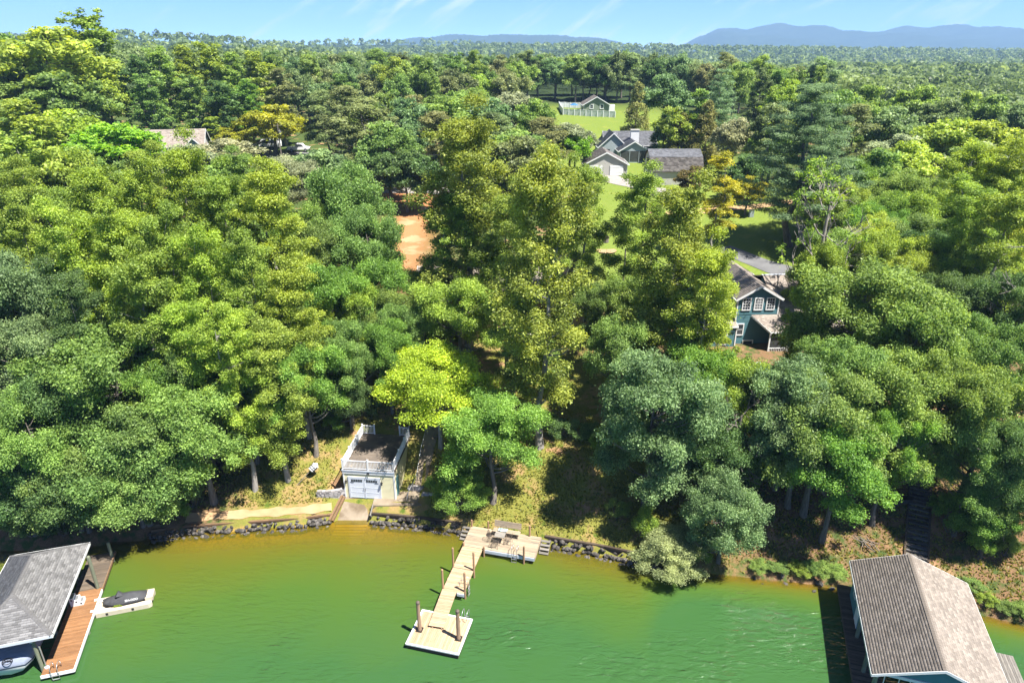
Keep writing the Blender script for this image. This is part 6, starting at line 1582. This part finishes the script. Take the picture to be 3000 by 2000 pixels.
def garage_door(o, x0, x1, h, y, mat='white'):
    d = boxpart('garage_door', M[mat], o, x0, x1, y - .06, y - .01, .02, h)
    for k in range(4): boxpart('door_panel', M[mat], d, x0 + .06, x1 - .06, y - .085, y - .061, .06 + h / 4 * k, h / 4 * (k + 1) - .03)
def grey_house():
    o = house_base('house', 'low grey house with slate roof and white chimney at the lawn', 27.5, 160.0)
    gable_wall(o, -3.3, 3.3, -2.0, 6, -.3, 2.6, 4.6, 'greyblue', 'y'); gable_roof(o, -3.3, 3.3, -2.0, 6, 2.6, 4.6, 'sh_blue', 'y', seed=41)
    boxpart('porch_screen', M['screen'], o, -3.1, 3.1, -2.09, -2.05, .25, 2.45)
    for x in (-3.15, -1.05, 1.05, 3.05): boxpart('porch_post', M['greyblue'], o, x, x + .1, -2.14, -2.1, -.2, 2.5)
    gable_wall(o, -5.6, 6.2, 5.0, 13, -.3, 3.0, 5.6, 'greyblue', 'x'); gable_roof(o, -5.6, 6.2, 5.0, 13, 3.0, 5.6, 'sh_blue', 'x', seed=43)
    gable_wall(o, -7.4, -1.0, 2.2, 10, -.3, 3.0, 5.9, 'greyblue', 'y'); gable_roof(o, -7.4, -1.0, 2.2, 10, 3.0, 5.9, 'sh_blue', 'y', seed=45)
    window(o, -5.5, 1.0, 1.0, 1.2, 2.17, grid=(2, 2), mat='black')
    c = boxpart('chimney', M['white'], o, -.1, 1.8, 3.2, 4.2, 2.5, 6.3); boxpart('chimney_cap', M['offwhite'], c, -.2, 1.9, 3.1, 4.3, 6.302, 6.5)
    for x, y in ((-3.2, 4.3), (-3.4, 6.0)): MB().tube([(x, y, 4.5), (x, y, 5.6)], .07, 8).build('vent_pipe', M['white'], o)
    g = house_base('garage', 'white two door garage in front of the grey house', 19.6, 146.5, cat='garage')
    gable_wall(g, -4.4, 4.4, -1.5, 6, -.3, 2.5, 4.8, 'offwhite', 'y'); gable_roof(g, -4.4, 4.4, -1.5, 6, 2.5, 4.8, 'sh_warm', 'y', seed=47)
    garage_door(g, .8, 3.6, 2.1, -1.55); garage_door(g, -3.6, -.8, 2.1, -1.55)
    for x in (-4.45, 4.33): boxpart('corner_trim', M['white'], g, x, x + .12, -1.56, -1.44, -.3, 2.4)
    b = house_base('barn', 'white gambrel barn with a worn shingle roof', 32.5, 141.0, cat='barn')
    x0, x1, y0, y1 = -5., 5., -4., 4.
    MB().prism([(y0, -.3), (y1, -.3), (y1, 2.6), (2.7, 4.9), (0, 6.1), (-2.7, 4.9), (y0, 2.6)], 'x', x0, x1).build('wall', M['offwhite'], b)
    siding('side_siding', 'offwhite', b, y0, y1, -.2, 5.9, 0, .2, facing=-1, Mx=side_M(x0), top=lambda z: (-max(0, (4.0 if z < 2.6 else (4.0 - (z - 2.6) * .565 if z < 4.9 else 2.7 - (z - 4.9) * 2.25))), max(0, (4.0 if z < 2.6 else (4.0 - (z - 2.6) * .565 if z < 4.9 else 2.7 - (z - 4.9) * 2.25)))))
    for q, s in (([(x0 - .3, -4.35, 2.35), (x1 + .3, -4.35, 2.35), (x1 + .3, -2.7, 5.0), (x0 - .3, -2.7, 5.0)], 51), ([(x0 - .3, -2.75, 4.98), (x1 + .3, -2.75, 4.98), (x1 + .3, 0, 6.2), (x0 - .3, 0, 6.2)], 52), ([(x1 + .3, 4.35, 2.35), (x0 - .3, 4.35, 2.35), (x0 - .3, 2.7, 5.0), (x1 + .3, 2.7, 5.0)], 53), ([(x1 + .3, 2.75, 4.98), (x0 - .3, 2.75, 4.98), (x0 - .3, 0, 6.2), (x1 + .3, 0, 6.2)], 54)):
        shingles('roof_plane', q, 'sh_warm' if s in (51, 53) else 'sh_blue', b, .5, .28, seed=s)
    for y in (-.6, .6): window(b, y, 2.9, .8, 1.5, -.02, Mx=side_M(x0), grid=(1, 2), glass='glass', mat='black')
    for y in (-2.2, 1.6): boxpart('barn_door', M['white'], b, x0 - .06, x0 - .035, y - .9, y + .9, .0, 2.1)
    boxpart('entry_door', M['glass'], b, 1.2, 2.3, y0 - .05, y0 - .01, .05, 2.15); 
    for x in (1.05, 2.3): boxpart('door_trim', M['white'], b, x, x + .15, y0 - .07, y0 - .005, 0, 2.3)
    f = house_base('house', 'sage green cottage behind the white fence at the far end of the lawn', 27.3, 236.0)
    gable_wall(f, -4.1, 4.1, -3.5, 5, -.3, 2.5, 4.8, 'sage', 'y', .25); gable_roof(f, -4.1, 4.1, -3.5, 5, 2.5, 4.8, 'sh_taupe', 'y', seed=61, over=.5)
    for x in (-1.6, 1.7): window(f, x, 1.2, .9, 1.1, -3.54, grid=(1, 2), fw=.2)
    for x in (-4.15, 4.0): boxpart('corner_trim', M['white'], f, x, x + .15, -3.58, -3.44, -.3, 2.4)
    boxpart('side_porch', M['white'], f, 4.2, 6.3, -1, 1.5, -.2, 2.0)
    h = thing('house', 'tan-roofed house among the trees at left', 'house', (-71.0, 150.0, 16.8), R(14))
    gable_wall(h, -5.6, 5.4, -4.2, 4.2, -2.9, 2.6, 5.4, 'offwhite', 'x', .25); gable_roof(h, -5.6, 5.4, -4.2, 4.2, 2.6, 5.4, 'sh_taupe', 'x', seed=65, over=.5)
    gable_wall(h, 2.3, 5.5, -5.4, -2, -2.9, 2.6, 4.2, 'greyblue', 'y', .25); gable_roof(h, 2.3, 5.5, -5.4, 0, 2.6, 4.2, 'sh_taupe', 'y', seed=67, over=.35)
    w = house_base('house', 'white house glimpsed between trees on the ridge', -43.0, 250.0)
    gable_wall(w, -5, 5, -3, 4, -.3, 3.2, 5.0, 'white', 'x', .25); gable_roof(w, -5, 5, -3, 4, 3.2, 5.0, 'sh_warm', 'x', seed=71)
    for x in (-3, 0, 3): window(w, x, 1.0, .9, 1.2, -3.04, grid=(1, 2))
grey_house()

def fence():
    A, B = Vector((16.2, 227.0, 0)), Vector((31.6, 219.5, 0))
    for (P, Q, lab) in ((A, B, 'white vinyl privacy fence along the far edge of the lawn'), (Vector((16.2, 246, 0)), Vector((23.5, 244, 0)), 'white vinyl fence further back, left of the sage cottage'), (Vector((16.2, 227.2, 0)), Vector((16.0, 246, 0)), 'white vinyl fence on the left side of the pool yard')):
        o = thing('fence', lab, 'fence', (P.x, P.y, gz(P.x, P.y)), 0, 'white vinyl fence runs'); n = max(3, int((Q - P).length / 1.85))
        for i in range(n + 1):
            c = P.lerp(Q, i / n); z = gz(c.x, c.y) - o.location.z
            MB().box(c.x - P.x - .08, c.x - P.x + .08, c.y - P.y - .08, c.y - P.y + .08, z - .1, z + 1.95).build('fence_post', M['vinyl'], o)
            if i < n:
                d = P.lerp(Q, (i + 1) / n); z2 = gz(d.x, d.y) - o.location.z
                MB().bar((c.x - P.x, c.y - P.y, z + .92), (d.x - P.x, d.y - P.y, z2 + .92), .05, 1.7).build('fence_panel', M['vinyl'], o)
                MB().bar((c.x - P.x, c.y - P.y, z + 1.80), (d.x - P.x, d.y - P.y, z2 + 1.80), .09, .08).build('fence_rail', M['vinyl'], o)
    u = thing('patio_umbrella', 'blue patio umbrella inside the white fence', 'umbrella', (20.3, 236.0, gz(20.3, 236)))
    MB().tube([(0, 0, 0), (0, 0, 2.5)], .03, 6).build('pole', M['white'], u); MB().tube([(0, 0, 2.0), (0, 0, 2.5), (0, 0, 2.65)], [1.4, .5, .03], 10, cap=False).build('canopy', M['blue'], u)
fence()
strip('driveway', [(44, 84), (40.5, 87.5), (37.5, 91.5), (34.5, 96), (32.0, 101)], lambda t: 4.6 - 1.4 * t, 'asphalt', 'grey asphalt drive curving to the teal house', lift=.05)
strip('road', [(24, 119), (33, 120), (42, 121), (52, 123)], 2.6, 'sand', 'narrow pale lane crossing the lawn', lift=.05)
strip('driveway', [(19.5, 145), (21, 141), (25, 137), (29, 131)], 5.0, 'gravel', 'pale gravel apron in front of the white garage', lift=.05)
strip('road', [(-31, 136.5), (-24, 136), (-17, 136), (-8, 134)], 5.5, 'gravel', 'gravel turnaround at the head of the clay track', lift=.06)
strip('road', [(-62, 164), (-50, 166), (-38, 170), (-26, 178)], 7.0, 'asphalt', 'asphalt road by the power pole', lift=.06)

# ------------------------------------------------------------------ poles and wires
def power():
    def pole(name, base, h, lab, arms=True, transformer=False):
        o = thing(name, lab, 'utility pole', (base[0], base[1], gz(base[0], base[1])))
        MB().tube([(0, 0, -.3), (0, 0, h)], [.17, .11], 10).build('shaft', M['pole'], o)
        if arms:
            MB().bar((-.9, 0, h - .5), (.9, 0, h - .5), .1, .12).build('crossarm', M['pole'], o)
            for x in (-.8, 0, .8): MB().tube([(x, 0, h - .44), (x, 0, h - .25)], .05, 6).build('insulator', M['offwhite'], o)
        if transformer:
            c = MB().tube([(.42, -.1, h - 2.6), (.42, -.1, h - 1.6), (.42, -.1, h - 1.5)], [.3, .3, .2], 12).build('transformer', M['metal'], o)
            for x in (.32, .52): MB().tube([(x, -.1, h - 1.5), (x, -.1, h - 1.25)], .045, 6).build('bushing', M['offwhite'], c)
        return Vector((base[0], base[1], gz(base[0], base[1]) + h))
    def wire(a, b, sag, lab, r=.022):
        a, b = Vector(a), Vector(b); pts = [a.lerp(b, t) + Vector((0, 0, -4 * sag * t * (1 - t))) for t in np.linspace(0, 1, 17)]
        o = MB().tube([p - a for p in pts], r, 5).build('power_line', M['wire'], loc=a); tag(o, lab, 'power line', 'overhead wires')
    p = ground(648, 372); t1 = pole('utility_pole', (p.x, p.y), 8.4, 'utility pole with a grey transformer among the left trees', True, True)
    p = ground(1432, 645); t2 = pole('utility_pole', (p.x, p.y), 4.6, 'plain wooden pole on the lawn behind the hidden house', False)
    p = ground(974, 222); t3 = pole('utility_pole', (p.x, p.y), 7.8, 'left of the two slim poles below the ridge woods')
    p = ground(1031, 222); t4 = pole('utility_pole', (p.x, p.y), 7.8, 'right of the two slim poles below the ridge woods')
    wire(t1 - Vector((0, 0, .3)), (-12, 190, 24), 1.2, 'upper wire running right from the transformer pole'); wire(t1 - Vector((0, 0, 2.2)), (-14, 178, 20), 1.4, 'lower wire running right from the transformer pole'); wire(t1 - Vector((0, 0, 2.0)), (-66, 140, 16), .8, 'wire running down left from the transformer pole')
    wire(t3 - Vector((0, 0, .3)), t4 - Vector((0, 0, .3)), .5, 'wire between the two slim far poles'); wire(t4 - Vector((0, 0, .3)), (70, 268, 30), 2.5, 'long wire crossing right in front of the ridge woods'); wire(t4 - Vector((0, 0, 1.6)), (70, 266, 26.5), 2.5, 'second long wire below it in front of the ridge woods'); wire(t3 - Vector((0, 0, .3)), (-95, 250, 32), 1.2, 'wire running left from the slim far poles')
    wire((-34, 128, 22.5), (-6, 124, 20.5), .8, 'wire crossing above the gravel turnaround'); wire((-34, 126, 18.0), (-6, 122, 16.5), .8, 'lower wire crossing above the gravel turnaround')
power()

# ------------------------------------------------------------------ vehicles and small things
def vehicle(lab, name, cat, x, y, rz, body, kind):
    o = thing(name, lab, cat, (x, y, gz(x, y) + .08), rz)
    prof = {'van': [(-2.6, .45), (2.4, .45), (2.6, .9), (2.35, 1.15), (1.7, 2.1), (-2.5, 2.15), (-2.65, 1.2)], 'pickup': [(-2.7, .5), (2.5, .5), (2.65, .95), (1.5, 1.12), (.9, 1.8), (-.5, 1.82), (-.75, 1.15), (-2.7, 1.1)]}[kind]
    MB().prism(prof, 'y', -.92, .92).build('body', M[body], o)
    wn_ = [(1.62, 1.98), (2.18, 1.25)] if kind == 'van' else [(.86, 1.74), (1.36, 1.16)]
    for s in (-.935, .925):
        q = [(-2.2, 1.3), (1.9, 1.3), (1.55, 1.95), (-2.2, 1.98)] if kind == 'van' else [(-.5, 1.2), (1.15, 1.2), (.8, 1.7), (-.4, 1.72)]
        MB().prism(q, 'y', s, s + .01).build('side_window', M['glass'], o)
    MB().bar((wn_[0][0] + .04, 0, wn_[0][1]), (wn_[1][0] + .06, 0, wn_[1][1]), 1.6, .02, up=(1, 0, 1)).build('windshield', M['glass'], o)
    for wx_ in (-1.65, 1.6):
        for s in (-.98, .76):
            w = MB().tube([(wx_, s, .36), (wx_, s + .22, .36)], .36, 14).build('wheel', M['black'], o); MB().tube([(wx_, s - .012 if s < 0 else s + .2, .36), (wx_, s + .02 if s < 0 else s + .232, .36)], .2, 10).build('rim', M['metal'], w)
    for s in (-.7, .5): boxpart('headlight', M['glass'], o, 2.48, 2.62, s, s + .22, .78, .92)
p = ground(658, 352); vehicle('white pickup parked beside the transformer pole', 'pickup', 'truck', p.x + 2.5, p.y + 2, R(8), 'white', 'pickup')
p = ground(630, 348); vehicle('white van half hidden behind the trees left of the transformer pole', 'van', 'van', p.x - 2.2, p.y + 4, R(175), 'vinyl', 'van')
def small():
    p = ground(842, 428); o = thing('portable_toilet', 'teal portable toilet with a white roof beside the gravel turnaround', 'toilet', p)
    boxpart('cabin', M['teal_light'], o, -.6, .6, -.6, .6, 0, 2.1); boxpart('roof', M['white'], o, -.66, .66, -.66, .66, 2.102, 2.35); boxpart('door', M['teal'], o, -.45, .45, -.63, -.605, .15, 1.95)
    p = ground(1390, 556); o = thing('well_ring', 'dark concrete well ring standing in the lawn', 'well', p)
    MB().tube([(0, 0, 0), (0, 0, .8)], [.55, .5], 14).build('ring', M['pole'], o); MB().tube([(0, 0, .8), (0, 0, .9)], .58, 14).build('lid', M['tie'], o)
    p = ground(1725, 498); o = thing('utility_box', 'small pale utility box on the lawn beside the lane', 'utility box', p)
    boxpart('body', M['greyblue'], o, -.35, .35, -.3, .3, 0, 1.1); boxpart('lid', M['white'], o, -.38, .38, -.33, .33, 1.102, 1.18)
    for px, py, lab in ((1392, 575, 'round patch of bare earth on the lawn below the well ring'),):
        p = ground(px, py); o = MB().tube([(0, 0, .02), (0, 0, .05)], [1.6, 1.4], 18).build('dirt_patch', M['sand'], loc=p); tag(o, lab, 'dirt patch', kind='structure')
    for k, (px, py) in enumerate(((1635, 477), (1650, 475), (1662, 474), (1690, 448), (1702, 449), (1716, 447))):
        p = ground(px, py); plant('shrub', p.x, p.y, .9, .7, 'brown', None, 'of the row planted across the lawn', 'small lawn shrubs')
small()
label_trees()
# ================================================================== air
def haze():
    m, N, L, out = new_mat('blue_haze')
    v = N.new('ShaderNodeVolumePrincipled')
    v.inputs['Color'].default_value = (0.38, 0.62, 1.0, 1)
    v.inputs['Density'].default_value = 0.00013
    v.inputs['Anisotropy'].default_value = 0.0
    L.new(v.outputs[0], out.inputs['Volume'])
    o = MB().box(-9900, 9900, -600, 9400, -40, 420).build('haze', m)
    tag(o, 'thin blue summer haze over the hills', 'haze', kind='stuff')
haze()
